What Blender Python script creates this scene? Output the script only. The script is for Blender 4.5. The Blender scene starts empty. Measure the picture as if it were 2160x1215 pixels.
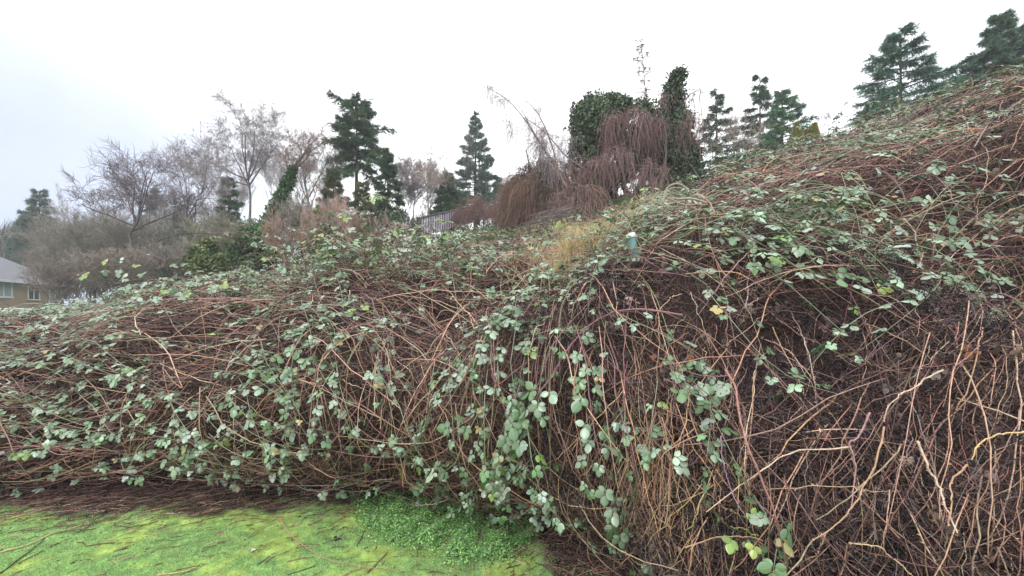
import bpy, math, random
import numpy as np
from mathutils import Matrix, Vector

# ------------------------------------------------------------------ camera, world, sun, exposure
sc = bpy.context.scene
C = sc.collection
CAMZ, HOR, F = 1.6, 650.0, 900.0
cd = bpy.data.cameras.new('camera'); cam = bpy.data.objects.new('camera', cd); C.objects.link(cam)
cam.location = (0, 0, CAMZ); cam.rotation_euler = (math.radians(90), 0, 0)
cd.sensor_width = 36; cd.lens = 36 * F / 2160; cd.shift_y = (HOR - 607.5) / 2160
cd.clip_start = 0.05; cd.clip_end = 2000
sc.camera = cam
sc.view_settings.view_transform = 'Standard'; sc.view_settings.look = 'None'
sc.view_settings.exposure = 1.25; sc.view_settings.gamma = 1
SUN_EL, SUN_AZ = math.radians(48), math.radians(-150)
w = bpy.data.worlds.new("World"); sc.world = w; w.use_nodes = True
nt = w.node_tree; nt.nodes.clear(); N = nt.nodes.new; L = nt.links.new
out = N('ShaderNodeOutputWorld'); bg = N('ShaderNodeBackground'); L(bg.outputs[0], out.inputs[0])
sky = N('ShaderNodeTexSky'); sky.sky_type = 'NISHITA'; sky.sun_disc = False
sky.sun_elevation = SUN_EL; sky.sun_rotation = SUN_AZ
bg.inputs[1].default_value = 0.1
tc = N('ShaderNodeTexCoord')
nz = N('ShaderNodeTexNoise'); nz.inputs['Scale'].default_value = 1.6; nz.inputs['Detail'].default_value = 5
L(tc.outputs['Generated'], nz.inputs['Vector'])
# a thinner, bluer part of the cloud cover low in the west (left) and a small one up right
def lobe(d, a, b):
    v = Vector(d).normalized()
    dt = N('ShaderNodeVectorMath'); dt.operation = 'DOT_PRODUCT'; L(tc.outputs['Generated'], dt.inputs[0]); dt.inputs[1].default_value = v
    m = N('ShaderNodeMapRange'); m.interpolation_type = 'SMOOTHSTEP'; L(dt.outputs['Value'], m.inputs[0])
    m.inputs[1].default_value = a; m.inputs[2].default_value = b
    return m.outputs[0]
l1 = lobe((-1.3, 1, 0.08), 0.84, .99); l2 = lobe((1.45, 1, 0.85), 0.93, 1.0)
l2s = N('ShaderNodeMath'); l2s.operation = 'MULTIPLY'; L(l2, l2s.inputs[0]); l2s.inputs[1].default_value = 0.45
mx = N('ShaderNodeMath'); mx.operation = 'MAXIMUM'; L(l1, mx.inputs[0]); L(l2s.outputs[0], mx.inputs[1])
nm = N('ShaderNodeMath'); nm.operation = 'MULTIPLY_ADD'; L(nz.outputs['Fac'], nm.inputs[0]); nm.inputs[1].default_value = 0.9; nm.inputs[2].default_value = 0.45
mm = N('ShaderNodeMath'); mm.operation = 'MULTIPLY'; mm.use_clamp = True; L(mx.outputs[0], mm.inputs[0]); L(nm.outputs[0], mm.inputs[1])
cl = N('ShaderNodeMixRGB'); L(mm.outputs[0], cl.inputs[0])
cl.inputs[1].default_value = (8.6, 8.7, 8.8, 1); cl.inputs[2].default_value = (2.5, 2.9, 3.9, 1)
mix = N('ShaderNodeMixRGB'); mix.inputs[0].default_value = 0.93
L(sky.outputs[0], mix.inputs[1]); L(cl.outputs[0], mix.inputs[2]); L(mix.outputs[0], bg.inputs[0])
sl = bpy.data.lights.new('sun', 'SUN'); sl.energy = 0.9; sl.angle = math.radians(25); sl.color = (1, .97, .92)
so = bpy.data.objects.new('sun', sl); C.objects.link(so)
so.rotation_euler = (math.radians(90) - SUN_EL, 0, math.radians(-25))

# ------------------------------------------------------------------ numpy helpers
R = np.random.default_rng(7)
def norm(v): return v / (np.linalg.norm(v, axis=-1, keepdims=True) + 1e-9)
def rv(n): return norm(R.normal(size=(n, 3)))
def hsh(i, j, k, s):
    h = (i * 374761393 + j * 668265263 + k * 2147483647 + s * 974634777) & 0xffffffff
    h = ((h ^ (h >> 13)) * 1274126177) & 0xffffffff
    return ((h ^ (h >> 16)) & 0xffff) / 65535.0
def vnoise(p, s=0):
    p = np.asarray(p, float); f = np.floor(p).astype(np.int64); t = p - f; t = t * t * (3 - 2 * t); r = 0
    for a in (0, 1):
        for b in (0, 1):
            for c in (0, 1):
                wgt = (t[..., 0] if a else 1 - t[..., 0]) * (t[..., 1] if b else 1 - t[..., 1]) * (t[..., 2] if c else 1 - t[..., 2])
                r = r + wgt * hsh(f[..., 0] + a, f[..., 1] + b, f[..., 2] + c, s)
    return r
def fbm(p, s=0): return vnoise(p, s) * .55 + vnoise(p * 2.1, s + 1) * .3 + vnoise(p * 4.3, s + 2) * .15

class MB:
    """collects numpy chunks of geometry and writes them as one mesh"""
    def __init__(s): s.V = []; s.F = {}; s.C = []; s.n = 0; s.U = []
    def add(s, V, Fc, col, uv=None):
        V = np.asarray(V, float).reshape(-1, 3); Fc = np.asarray(Fc, np.int64)
        col = np.asarray(col, float)
        if col.ndim == 1: col = np.tile(col, (len(V), 1))
        s.V.append(V); s.C.append(col); s.F.setdefault(Fc.shape[1], []).append(Fc + s.n); s.n += len(V)
        s.U.append(uv if uv is not None else np.zeros((len(V), 2)))
    def mesh(s, name, m, smooth=True):
        V = np.concatenate(s.V); col = np.concatenate(s.C); U = np.concatenate(s.U)
        me = bpy.data.meshes.new(name); me.vertices.add(len(V)); me.vertices.foreach_set('co', V.astype(np.float32).ravel())
        li, ls = [], []; o = 0
        for k, fs in s.F.items():
            f = np.concatenate(fs); li.append(f.ravel()); ls.append(o + np.arange(len(f)) * k); o += f.size
        li = np.concatenate(li); ls = np.concatenate(ls)
        me.loops.add(len(li)); me.loops.foreach_set('vertex_index', li.astype(np.int32))
        me.polygons.add(len(ls)); me.polygons.foreach_set('loop_start', ls.astype(np.int32))
        me.update(calc_edges=True)
        me.polygons.foreach_set('use_smooth', np.full(len(ls), smooth))
        ca = me.color_attributes.new('Col', 'FLOAT_COLOR', 'POINT')
        ca.data.foreach_set('color', np.c_[col, np.ones(len(col))].astype(np.float32).ravel())
        uvl = me.uv_layers.new(name='UVMap'); uvl.data.foreach_set('uv', U[li].astype(np.float32).ravel())
        me.materials.append(m); me.validate(); return me
    def build(s, name, m, parent=None, smooth=True, loc=None):
        me = s.mesh(name, m, smooth); o = bpy.data.objects.new(name, me); C.objects.link(o)
        if parent is not None: o.parent = parent
        if loc is not None:
            me.transform(Matrix.Translation(-Vector(loc)))
            if parent is None: o.location = loc
        return o

def tubes(mb, P, r, col, m=4, cap=False):
    """P (N,S,3) polylines, r (N,S) radii, col (N,3) or (N,S,3)"""
    P = np.asarray(P, float); n, S, _ = P.shape
    r = np.broadcast_to(np.asarray(r, float), (n, S))
    T = norm(np.gradient(P, axis=1)); ref = rv(n)
    mt = norm(T.mean(1)); ref = norm(ref - (ref * mt).sum(-1, keepdims=True) * mt)
    A = norm(ref[:, None] - (ref[:, None] * T).sum(-1, keepdims=True) * T); B = np.cross(T, A)
    a = np.arange(m) * 2 * math.pi / m
    V = P[:, :, None] + r[:, :, None, None] * (np.cos(a)[:, None] * A[:, :, None] + np.sin(a)[:, None] * B[:, :, None])
    idx = np.arange(n * S * m).reshape(n, S, m)
    q = np.stack([idx[:, :-1], np.roll(idx[:, :-1], -1, 2), np.roll(idx[:, 1:], -1, 2), idx[:, 1:]], -1).reshape(-1, 4)
    col = np.asarray(col, float)
    if col.ndim == 1: col = np.broadcast_to(col, (n, S, 3))
    elif col.ndim == 2: col = np.broadcast_to(col[:, None], (n, S, 3))
    mb.add(V, q, np.repeat(col[:, :, None], m, 2).reshape(-1, 3))
    if cap:
        mb.add(np.concatenate([V[:, 0], V[:, -1]]), np.concatenate([idx[:1, 0] * 0 + np.arange(m) + i * m for i in range(2 * n)]).reshape(-1, m),
               np.repeat(np.concatenate([col[:, 0], col[:, -1]]), m, 0))

def blades(mb, B, D, Ln, W, col):
    """thin triangles"""
    n = len(B); S = norm(np.cross(D, rv(n))) * np.asarray(W).reshape(-1, 1) * .5
    V = np.stack([B - S, B + S, B + D * np.asarray(Ln).reshape(-1, 1)], 1)
    mb.add(V, np.arange(3 * n).reshape(n, 3), np.repeat(np.broadcast_to(col, (n, 3)), 3, 0))

def diamonds(mb, B, D, Ln, W, col, Nn=None):
    """small folded leaves: base, left, tip, right"""
    n = len(B); Ln = np.asarray(Ln).reshape(-1, 1); W = np.asarray(W).reshape(-1, 1)
    Nn = rv(n) if Nn is None else Nn
    S = norm(np.cross(D, Nn)); Nn = norm(np.cross(S, D))
    mid = B + D * Ln * .45
    V = np.stack([B, mid - S * W * .5 - Nn * W * .12, B + D * Ln - Nn * Ln * .15, mid + S * W * .5 - Nn * W * .12], 1)
    i = np.arange(4 * n).reshape(n, 4)
    mb.add(V, np.concatenate([i[:, [0, 1, 2]], i[:, [0, 2, 3]]]), np.repeat(np.broadcast_to(col, (n, 3)), 4, 0))

def pick(cols, n, jit=.18, p=None):
    c = np.array(cols)[R.choice(len(cols), n, p=p)]
    return np.clip(c * (1 + R.normal(0, jit, (n, 1))) * (1 + R.normal(0, jit * .3, (n, 3))), 0.004, .9)

# ------------------------------------------------------------------ materials
def mat(name, rough=.8, spec=.3, attr=True, base=(.5, .5, .5), bump=0, bscale=40, vary=0, trans=0, leaf=False, metal=0):
    m = bpy.data.materials.new(name); m.use_nodes = True; t = m.node_tree; b = t.nodes['Principled BSDF']
    b.inputs['Roughness'].default_value = rough; b.inputs['Specular IOR Level'].default_value = spec; b.inputs['Metallic'].default_value = metal
    if attr:
        a = t.nodes.new('ShaderNodeAttribute'); a.attribute_name = 'Col'; src = a.outputs['Color']
    else:
        a = t.nodes.new('ShaderNodeRGB'); a.outputs[0].default_value = (*base, 1); src = a.outputs[0]
    if vary:
        n = t.nodes.new('ShaderNodeTexNoise'); n.inputs['Scale'].default_value = bscale; n.inputs['Detail'].default_value = 4
        g = t.nodes.new('ShaderNodeTexCoord'); t.links.new(g.outputs['Object'], n.inputs['Vector'])
        r = t.nodes.new('ShaderNodeMapRange'); r.inputs[3].default_value = 1 - vary; r.inputs[4].default_value = 1 + vary
        t.links.new(n.outputs['Fac'], r.inputs[0]); r.inputs[1].default_value = .25; r.inputs[2].default_value = .75
        x = t.nodes.new('ShaderNodeVectorMath'); x.operation = 'SCALE'; t.links.new(src, x.inputs[0]); t.links.new(r.outputs[0], x.inputs['Scale']); src = x.outputs[0]
        if bump:
            bp = t.nodes.new('ShaderNodeBump'); bp.inputs['Strength'].default_value = bump; bp.inputs['Distance'].default_value = .01
            t.links.new(n.outputs['Fac'], bp.inputs['Height']); t.links.new(bp.outputs[0], b.inputs['Normal'])
    if leaf:   # pale midrib and side veins from the leaf's own uv
        uv = t.nodes.new('ShaderNodeUVMap'); sp = t.nodes.new('ShaderNodeSeparateXYZ'); t.links.new(uv.outputs[0], sp.inputs[0])
        def M(op, a1, b1=None, c1=None):
            q = t.nodes.new('ShaderNodeMath'); q.operation = op
            for i, v in enumerate((a1, b1, c1)):
                if v is None: continue
                if isinstance(v, (int, float)): q.inputs[i].default_value = v
                else: t.links.new(v, q.inputs[i])
            return q.outputs[0]
        ax = M('ABSOLUTE', sp.outputs[0])
        rib = M('LESS_THAN', ax, .045)
        s = M('PINGPONG', M('SUBTRACT', M('MULTIPLY', sp.outputs[1], 7), M('MULTIPLY', ax, 4)), .5)
        vein = M('LESS_THAN', s, .07)
        v = M('MAXIMUM', rib, M('MULTIPLY', vein, .5))
        mixc = t.nodes.new('ShaderNodeMixRGB'); mixc.inputs[2].default_value = (.26, .36, .2, 1)
        t.links.new(M('MULTIPLY', v, .6), mixc.inputs[0]); t.links.new(src, mixc.inputs[1])
        # pale underside
        geo = t.nodes.new('ShaderNodeNewGeometry'); mb2 = t.nodes.new('ShaderNodeMixRGB'); mb2.inputs[2].default_value = (.2, .27, .16, 1)
        t.links.new(M('MULTIPLY', geo.outputs['Backfacing'], .55), mb2.inputs[0]); t.links.new(mixc.outputs[0], mb2.inputs[1]); src = mb2.outputs[0]
        bp = t.nodes.new('ShaderNodeBump'); bp.inputs['Strength'].default_value = .5; bp.inputs['Distance'].default_value = .003
        t.links.new(M('SUBTRACT', 1, v), bp.inputs['Height']); t.links.new(bp.outputs[0], b.inputs['Normal'])
    t.links.new(src, b.inputs['Base Color'])
    if trans:
        ad = t.nodes.new('ShaderNodeMixShader'); ad.inputs[0].default_value = trans
        tr = t.nodes.new('ShaderNodeBsdfTranslucent'); t.links.new(src, tr.inputs[0])
        o = t.nodes['Material Output']; t.links.new(b.outputs[0], ad.inputs[1]); t.links.new(tr.outputs[0], ad.inputs[2]); t.links.new(ad.outputs[0], o.inputs[0])
    return m
M_cane = mat('cane', .65, .35, vary=.35, bscale=60)
M_dry = mat('dry_debris', .9, .15)
M_leaf = mat('bramble_leaf', .4, .6, leaf=True, trans=.1)
_b = M_leaf.node_tree.nodes['Principled BSDF']; _b.inputs['Coat Weight'].default_value = .5; _b.inputs['Coat Roughness'].default_value = .28; _b.inputs['Coat IOR'].default_value = 1.6
M_ivy = mat('evergreen_leaf', .5, .4, trans=.1)
M_needle = mat('needles', .6, .35, trans=.3)
M_bark = mat('bark', .9, .2, vary=.35, bscale=6)
M_grass = mat('grass_blade', .6, .3, trans=.3)
M_soil = mat('soil', .95, .15, vary=.55, bscale=14, bump=.6)
M_paint = mat('painted', .5, .4, vary=.06, bscale=3)
M_metal = mat('sheet_metal', .45, .5, vary=.1, bscale=5)
M_roof = mat('roof_shingle', .9, .2, vary=.25, bscale=9, bump=.3)
M_glass = mat('window_glass', .12, .6)

def tag(o, label=None, cat=None, group=None, kind=None):
    if label: o['label'] = label
    if cat: o['category'] = cat
    if group: o['group'] = group
    if kind: o['kind'] = kind
    return o
def empty(name, loc, label, cat, group=None):
    o = bpy.data.objects.new(name, None); o.empty_display_size = .2; C.objects.link(o); o.location = loc
    return tag(o, label, cat, group)
def part(mb, name, m, root, smooth=True):
    me = mb.mesh(name, m, smooth); me.transform(Matrix.Translation(-root.location)); o = bpy.data.objects.new(name, me); C.objects.link(o); o.parent = root; return o

# ------------------------------------------------------------------ the bramble bank: one surface P(k, t)
PX = np.array([-900, 0, 540, 800, 1080, 1300, 1450, 1600, 1900, 2160, 2900.])
KN = np.array([
 [(3.6,0),(3.4,.35),(3.6,.7),(3.9,1.0),(4.4,1.2),(5.3,1.35),(7,1.45),(12,1.1),(27,.4),(75,0)],
 [(3.8,0),(3.35,.4),(3.5,.7),(3.8,.95),(4.3,1.12),(5.2,1.22),(7,1.3),(12,1.2),(27,.5),(75,0)],
 [(3.95,0),(3.35,.5),(3.3,.85),(3.5,1.2),(3.9,1.5),(4.8,1.72),(6.2,1.93),(12,1.9),(27,3.2),(75,6.5)],
 [(3.85,0),(3.15,.5),(3.0,.85),(3.15,1.2),(3.6,1.5),(4.4,1.75),(6,2.12),(12,2.6),(27,5.3),(75,11)],
 [(3.45,0),(2.8,.45),(2.65,.85),(2.75,1.2),(3.1,1.5),(4.0,1.8),(6,2.2),(12,3.5),(27,7.3),(75,14)],
 [(2.75,0),(2.3,.45),(2.15,.85),(2.2,1.2),(2.45,1.5),(3.2,1.85),(5.5,2.45),(12,4.3),(27,7.5),(75,15)],
 [(2.5,0),(2.0,.45),(1.9,.85),(1.9,1.2),(2.1,1.53),(2.8,1.95),(6.5,3.0),(12,4.8),(27,7.8),(75,16)],
 [(2.3,0),(1.8,.45),(1.72,.8),(1.85,1.15),(2.15,1.5),(2.7,1.98),(8,4.3),(13,5.4),(27,8),(75,17)],
 [(2.1,0),(1.55,.45),(1.47,.8),(1.6,1.15),(1.85,1.5),(2.3,1.95),(7,4.75),(13,6.3),(27,9.2),(75,19)],
 [(2.0,0),(1.45,.45),(1.37,.8),(1.52,1.15),(1.8,1.52),(2.25,2.05),(6.5,5.1),(13,7.0),(27,10),(75,21)],
 [(1.95,0),(1.4,.45),(1.3,.85),(1.3,1.2),(1.45,1.6),(2.0,2.3),(5.5,5.2),(12,7.5),(27,11),(75,22)]])
NU, NT = 300, 331
KU = np.linspace(-2.2, 2.0, NU); TT = np.linspace(0, 9, NT); DT = 9 / (NT - 1); DU = KU[1] - KU[0]
kc = (PX - 1080) / F
cols = np.stack([[np.interp(KU, kc, KN[:, i, c]) for i in range(10)] for c in (0, 1)], -1)     # (10,NU,2)
g = np.exp(-.5 * (np.arange(-9, 10) / 4.) ** 2); g /= g.sum()
cols = np.stack([[np.convolve(np.pad(cols[i, :, c], 9, 'edge'), g, 'valid') for i in range(10)] for c in (0, 1)], -1)
YZ = np.stack([np.stack([np.interp(TT, np.arange(10), cols[:, u, c]) for u in range(NU)]) for c in (0, 1)], -1)  # (NU,NT,2)
g2 = np.exp(-.5 * (np.arange(-9, 10) / 4.) ** 2); g2 /= g2.sum()
def smt(a):
    ap = np.pad(a, ((0, 0), (9, 9)), 'reflect', reflect_type='odd')
    return sum(g2[i] * ap[:, i:i + NT] for i in range(19))
YZ = np.stack([smt(YZ[..., 0]), smt(YZ[..., 1])], -1)
G0 = np.stack([KU[:, None] * YZ[..., 0], YZ[..., 0], YZ[..., 1]], -1)
def gnorm(G):
    return norm(np.cross(np.gradient(G, axis=0), np.gradient(G, axis=1)))
NN = gnorm(G0)
amp = np.interp(TT, [0, .5, 1.5, 4, 6, 7, 9], [0, .18, .4, .42, .56, .4, .3])[None]
G = G0 + NN * ((fbm(G0 * 1.15, 3) - .5) * 2 * amp + (fbm(G0 * 4.5, 8) - .5) * .9 * amp)[..., None]
NN = gnorm(G)
DISP = ((G - G0) * gnorm(G0)).sum(-1); N0 = gnorm(G0)
LU = np.linalg.norm(np.gradient(G0, axis=0), axis=-1) / DU; LT = np.linalg.norm(np.gradient(G0, axis=1), axis=-1) / DT
def samp(A, k, t):
    x = np.clip((k - KU[0]) / DU, 0, NU - 1.001); y = np.clip(t / DT, 0, NT - 1.001)
    i = x.astype(int); j = y.astype(int); a = x - i; b = y - j
    if A.ndim == 3: a = a[..., None]; b = b[..., None]
    return A[i, j] * (1 - a) * (1 - b) + A[i + 1, j] * a * (1 - b) + A[i, j + 1] * (1 - a) * b + A[i + 1, j + 1] * a * b
def proj(P): return 1080 + F * P[..., 0] / P[..., 1], HOR - F * (P[..., 2] - CAMZ) / P[..., 1]
def hit(px, py):
    """first t along the column of the bank seen at picture height py"""
    k = (px - 1080) / F; tt = np.linspace(0.02, 8.9, 900); P = samp(G, np.full(900, k), tt)
    y = proj(P)[1]; j = np.argmax(y <= py)
    if y[j] > py: j = int(np.argmin(y))
    return k, tt[j]
def surfz(X, Y):
    k = X / Y; tt = np.linspace(4, 9, 400); P = samp(G, np.full(400, k), tt); return float(np.interp(Y, P[:, 1], P[:, 2]))
def at(px, Y, py=None):
    X = (px - 1080) / F * Y
    return Vector((X, Y, surfz(X, Y) if py is None else CAMZ + (HOR - py) / F * Y))
def unp(px, py, Y): return np.array([(px - 1080) / F * Y, Y, CAMZ + (HOR - py) / F * Y])
def gnd(px, py): Y = F * CAMZ / (py - HOR); return np.array([(px - 1080) / F * Y, Y, 0.])
PXG, PYG = proj(G)

# leaf density of the thicket, 120 x 60 px cells from y = 180
LM = """000000000000000010
000000000000000441
000000000000025552
000000000000255456
000000000002353136
000005552235896465
033444535566888765
077744456646522656
655366644563000021
554368636753200000
555557425752400000
665445324742000000
544325445541000000
542215344430100000
553015343321010000
200042022221220000
000000000020210000"""
LM = np.array([[int(c) for c in (r + '0' * 18)[:18]] for r in LM.split('\n')], float)
def lmap(px, py):
    x = np.clip(px / 120 - .5, 0, 16.99); y = np.clip((py - 210) / 60, 0, 15.99); i = y.astype(int); j = x.astype(int); a = y - i; b = x - j
    v = LM[i, j] * (1 - a) * (1 - b) + LM[i + 1, j] * a * (1 - b) + LM[i, j + 1] * (1 - a) * b + LM[i + 1, j + 1] * a * b
    return v / 9.
cellA = LU * LT * DU * DT
def cells(wt, n):
    wt = wt.ravel() / wt.sum(); c = R.choice(len(wt), n, p=wt)
    k = KU[c // NT] + R.uniform(-.5, .5, n) * DU; t = np.clip(TT[c % NT] + R.uniform(-.5, .5, n) * DT, .02, 8.9); return k, t
Yg = G[..., 1]
inframe = (np.abs(KU)[:, None] < 1.5) & (TT[None] < 7.2)
W0 = cellA / (Yg + .3) ** 1.35 * inframe * np.where(TT[None] > 6, .5, 1)

# hillside (the earth and old litter beneath the canes)
ins = np.interp(TT, [0, .4, 1.5, 4, 6, 7.5, 9], [.1, .25, .4, .3, .22, .05, 0])[None, :, None]
fw = np.interp(TT, [0, .3, 2.5, 4, 5.5, 7, 9], [.1, .5, .5, .35, .1, 0, 0])[None]; fd_ = np.interp(TT, [0, 1, 3, 4.5, 6, 7, 9], [0, .05, .15, .32, .34, .12, 0])[None]
mb = MB(); Gi = G0.copy(); Gi[..., 1] += fw; Gi[..., 0] += fw * KU[:, None]; Gi[..., 2] -= fd_ + np.where(TT[None] < .05, .1, 0)
idx = np.arange(NU * NT).reshape(NU, NT)
q = np.stack([idx[:-1, :-1], idx[1:, :-1], idx[1:, 1:], idx[:-1, 1:]], -1).reshape(-1, 4)
nn_ = fbm(Gi * 3, 20)[..., None]
hc = np.array([.035, .024, .018]) * (1 - nn_) + np.array([.085, .055, .04]) * nn_
far = np.clip((TT - 6.2) / .8, 0, 1)[None, :, None]; hc = hc * (1 - far) + (np.array([.05, .075, .025]) * (.6 + nn_)) * far
mb.add(Gi, q, hc.reshape(-1, 3)); o = mb.build('hillside', M_soil); tag(o, kind='structure')

# ------------------------------------------------------------------ bramble canes as stuff
def walk(k, t, th, Ln, S, bend, h0, arch, lim=None):
    """walk along the bank: returns (N,S,3)"""
    n = len(k); pts = []; d0 = samp(DISP, k, t); hh = []; k = k.copy(); t = t.copy(); th = th.copy(); ds = Ln / (S - 1)
    for s in range(S):
        f = s / (S - 1)
        pts.append(samp(G0, k, t)); nn = samp(N0, k, t); hh.append(nn); dl_ = samp(DISP, k, t)
        if s == S - 1 or s == 0: d1 = dl_
        pts[-1] = pts[-1] + nn * (h0 + arch * math.sin(math.pi * f))[:, None]
        k = np.clip(k + np.cos(th) * ds / samp(LU, k, t), -2.1, 1.9); t = np.clip(t + np.sin(th) * ds / samp(LT, k, t), .05, 8.9)
        th = th + bend / (S - 1) + R.normal(0, .03, n)
    fs = np.linspace(0, 1, S)[None, :, None]
    return np.stack(pts, 1) + np.stack(hh, 1) * (d0[:, None, None] * (1 - fs) + d1[:, None, None] * fs)
def dirs(k, t):
    n = len(k); u = R.uniform(size=n); th = R.uniform(0, 2 * math.pi, n)
    left = k < -.45; right = (k > .1) & (t < 4.2)
    th = np.where(left & (u < .68), R.normal(.2, .42, n) + math.pi * (R.uniform(size=n) < .5), th)
    th = np.where(right & (u < .85), R.normal(-math.pi / 2, .38, n), th)
    th = np.where(~left & ~right & (t < 4.2) & (u < .5), R.normal(-math.pi / 2, .7, n), th)
    th = np.where((t >= 4.2) & (u < .3) & ~left, R.normal(0, .5, n), th)
    return th
TAN = [(.33,.20,.15),(.23,.13,.105),(.40,.28,.20),(.15,.09,.08),(.10,.062,.06),(.27,.14,.12),(.22,.18,.17)]
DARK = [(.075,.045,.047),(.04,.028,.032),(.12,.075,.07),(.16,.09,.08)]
def canes_stuff(n, wt, pal, r, Lr, off, m=4, S=9, jit=.2, arch=(.0, .06)):
    k, t = cells(wt, n); Ln = R.uniform(*Lr, n) * np.clip(samp(Yg, k, t) / 3, .75, 1.5) * np.where((t > 4) | (k < -.3), R.uniform(.35, 1, n), 1)
    P = walk(k, t, dirs(k, t), Ln, S, R.normal(0, .3, n), R.uniform(*off, n), R.uniform(*arch, n))
    P += R.normal(0, .004, P.shape)
    rr = R.uniform(*r, n)[:, None] * np.linspace(1, .65, S) * np.clip(samp(Yg, k, t) / 3, .8, 1.6)[:, None]
    return P, rr, pick(pal, n, jit)
mb = MB()
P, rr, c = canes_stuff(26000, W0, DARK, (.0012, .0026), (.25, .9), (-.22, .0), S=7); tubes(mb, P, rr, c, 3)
P, rr, c = canes_stuff(12500, W0, TAN, (.0013, .0028), (.2, .9), (-.14, .04)); tubes(mb, P, rr, c, 4)
P, rr, c = canes_stuff(3300, W0, TAN[:3] + [(.42,.24,.17),(.5,.36,.27)], (.0024, .0042), (.4, 1.4), (-.03, .06), S=11, arch=(0, .1)); tubes(mb, P, rr, c, 5)
P2_, rr2, c2_ = canes_stuff(500, W0 * (KU[:, None] > .15) * (TT[None] < 4.8), [(.42,.27,.2),(.36,.2,.16),(.5,.36,.27),(.3,.15,.14)], (.0014, .0026), (.15, .6), (-.04, .06), S=9); tubes(mb, P2_, rr2, c2_, 5)
i_ = np.nonzero(P[:, 5, 1] < 3.2)[0]; i_ = np.repeat(i_, 14); j_ = R.integers(0, 10, len(i_)); f_ = R.uniform(0, 1, (len(i_), 1)); p_ = P[i_, j_] * (1 - f_) + P[i_, j_ + 1] * f_; d_ = norm(P[i_, j_ + 1] - P[i_, j_]); e_ = norm(np.cross(d_, rv(len(i_)))); blades(mb, p_ + e_ * .002, norm(e_ - d_ * .4), .009, .005, c[i_] * 1.1)
Wf = W0 * np.exp(-((PXG - 1400) / 140) ** 2 - ((PYG - 980) / 110) ** 2)
P, rr, c = canes_stuff(230, Wf, [(.46,.28,.18),(.56,.39,.25),(.36,.2,.15)], (.0018, .0034), (.25, .6), (-.08, .04)); tubes(mb, P, rr, c, 5)
WR = W0 * np.where((KU[:, None] > .12) & (TT[None] < 4.8), 1., .12)
k, t = cells(WR, 16000); n = 16000; b0 = samp(G, k, t) + samp(NN, k, t) * R.uniform(-.06, .08, n)[:, None]; d = norm(rv(n) + [0, 0, -.5]); bn = rv(n) * .35; Ln = R.uniform(.04, .17, n)[:, None]
tubes(mb, np.stack([b0 + d * Ln * s_ + bn * Ln * s_ * s_ for s_ in np.linspace(0, 1, 4)], 1), .0011, pick([(.09,.06,.062),(.14,.10,.10),(.05,.036,.042),(.2,.15,.14)], n, .25), 3)
# twigs standing out of the mat at every angle
NTW = 22000; k, t = cells(W0, NTW); b0 = samp(G, k, t) - samp(NN, k, t) * .1; d = norm(samp(NN, k, t) * .45 + rv(NTW)); Ln = R.uniform(.08, .34, NTW)[:, None]
bn = rv(NTW) * .3
P = np.stack([b0 + d * Ln * s + bn * Ln * s * s for s in np.linspace(0, 1, 4)], 1); tubes(mb, P, np.linspace(.0020, .0009, 4)[None] * np.clip(b0[:, 1:2] / 3, .8, 1.7), pick(TAN + DARK + [(.2,.1,.08),(.26,.15,.13)], NTW), 3)
tag(mb.build('bramble_canes', M_cane), 'tangled dead brown and tan bramble canes covering the bank', 'brambles', kind='stuff')

# purple living canes of the mat
mb = MB(); PUR = [(.24,.12,.13),(.17,.08,.09),(.2,.12,.08),(.3,.18,.16)]
WL = W0 * (.12 + lmap(PXG, PYG))
P, rr, c = canes_stuff(1500, WL, PUR, (.002, .004), (.5, 1.6), (.0, .06), S=11, arch=(.02, .14)); tubes(mb, P, rr, c, 5)
tag(mb.build('living_bramble_stems', M_cane), 'thin purple living stems running through the bramble thicket', 'brambles', kind='stuff')

# dry debris: dead leaf scraps, twiglets, dried fruit clusters
mb = MB(); n = 340000
wl = W0 * np.where((KU[:, None] > .1) & (TT[None] < 4.8), 3., 1.) * np.clip((fbm(G * 3.1, 91) - .40) * 8, .15, 1)
k, t = cells(wl, n); sz = np.clip(samp(Yg, k, t) / 2.6, .8, 2.5)
B = samp(G, k, t) + samp(NN, k, t) * np.where(R.uniform(size=n) < .2, R.uniform(.0, .08, n), R.uniform(-.17, .04, n))[:, None]
dn = norm(rv(n) + np.array([0, 0, -.6]))
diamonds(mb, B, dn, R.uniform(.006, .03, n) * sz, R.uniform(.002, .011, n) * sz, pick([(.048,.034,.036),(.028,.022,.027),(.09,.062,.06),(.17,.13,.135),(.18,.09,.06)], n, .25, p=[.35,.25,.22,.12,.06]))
n = 50000; k, t = cells(W0, n); B = samp(G, k, t) + samp(NN, k, t) * R.uniform(-.2, .03, n)[:, None]
blades(mb, B, rv(n), R.uniform(.03, .09, n), R.uniform(.0015, .003, n) * np.clip(samp(Yg, k, t) / 2.5, .8, 2.5), pick(TAN + DARK, n, .25))
nc = 3600; wr = W0 * np.where((KU[:, None] > .05) & (TT[None] < 4.8), 1., .3) * np.clip((fbm(G * 2.3, 191) - .43) * 9, .08, 1)
k, t = cells(wr, nc); ctr = samp(G, k, t) + samp(NN, k, t) * R.uniform(-.01, .06, nc)[:, None]
B = np.repeat(ctr, 90, 0) + R.normal(0, .03, (nc * 90, 3)) * np.repeat(R.uniform(.6, 1.9, (nc, 1)), 90, 0); n = len(B)
diamonds(mb, B, rv(n), R.uniform(.005, .013, n), R.uniform(.004, .009, n), pick([(.022,.02,.027),(.038,.03,.036),(.065,.05,.055),(.1,.08,.085)], n, .25, p=[.35, .35, .2, .1]))
P = np.stack([ctr[:, None] + rv(nc)[:, None] * 0 , ctr[:, None] + R.normal(0, .04, (nc, 1, 3))], 1)[:, :, 0]
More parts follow.
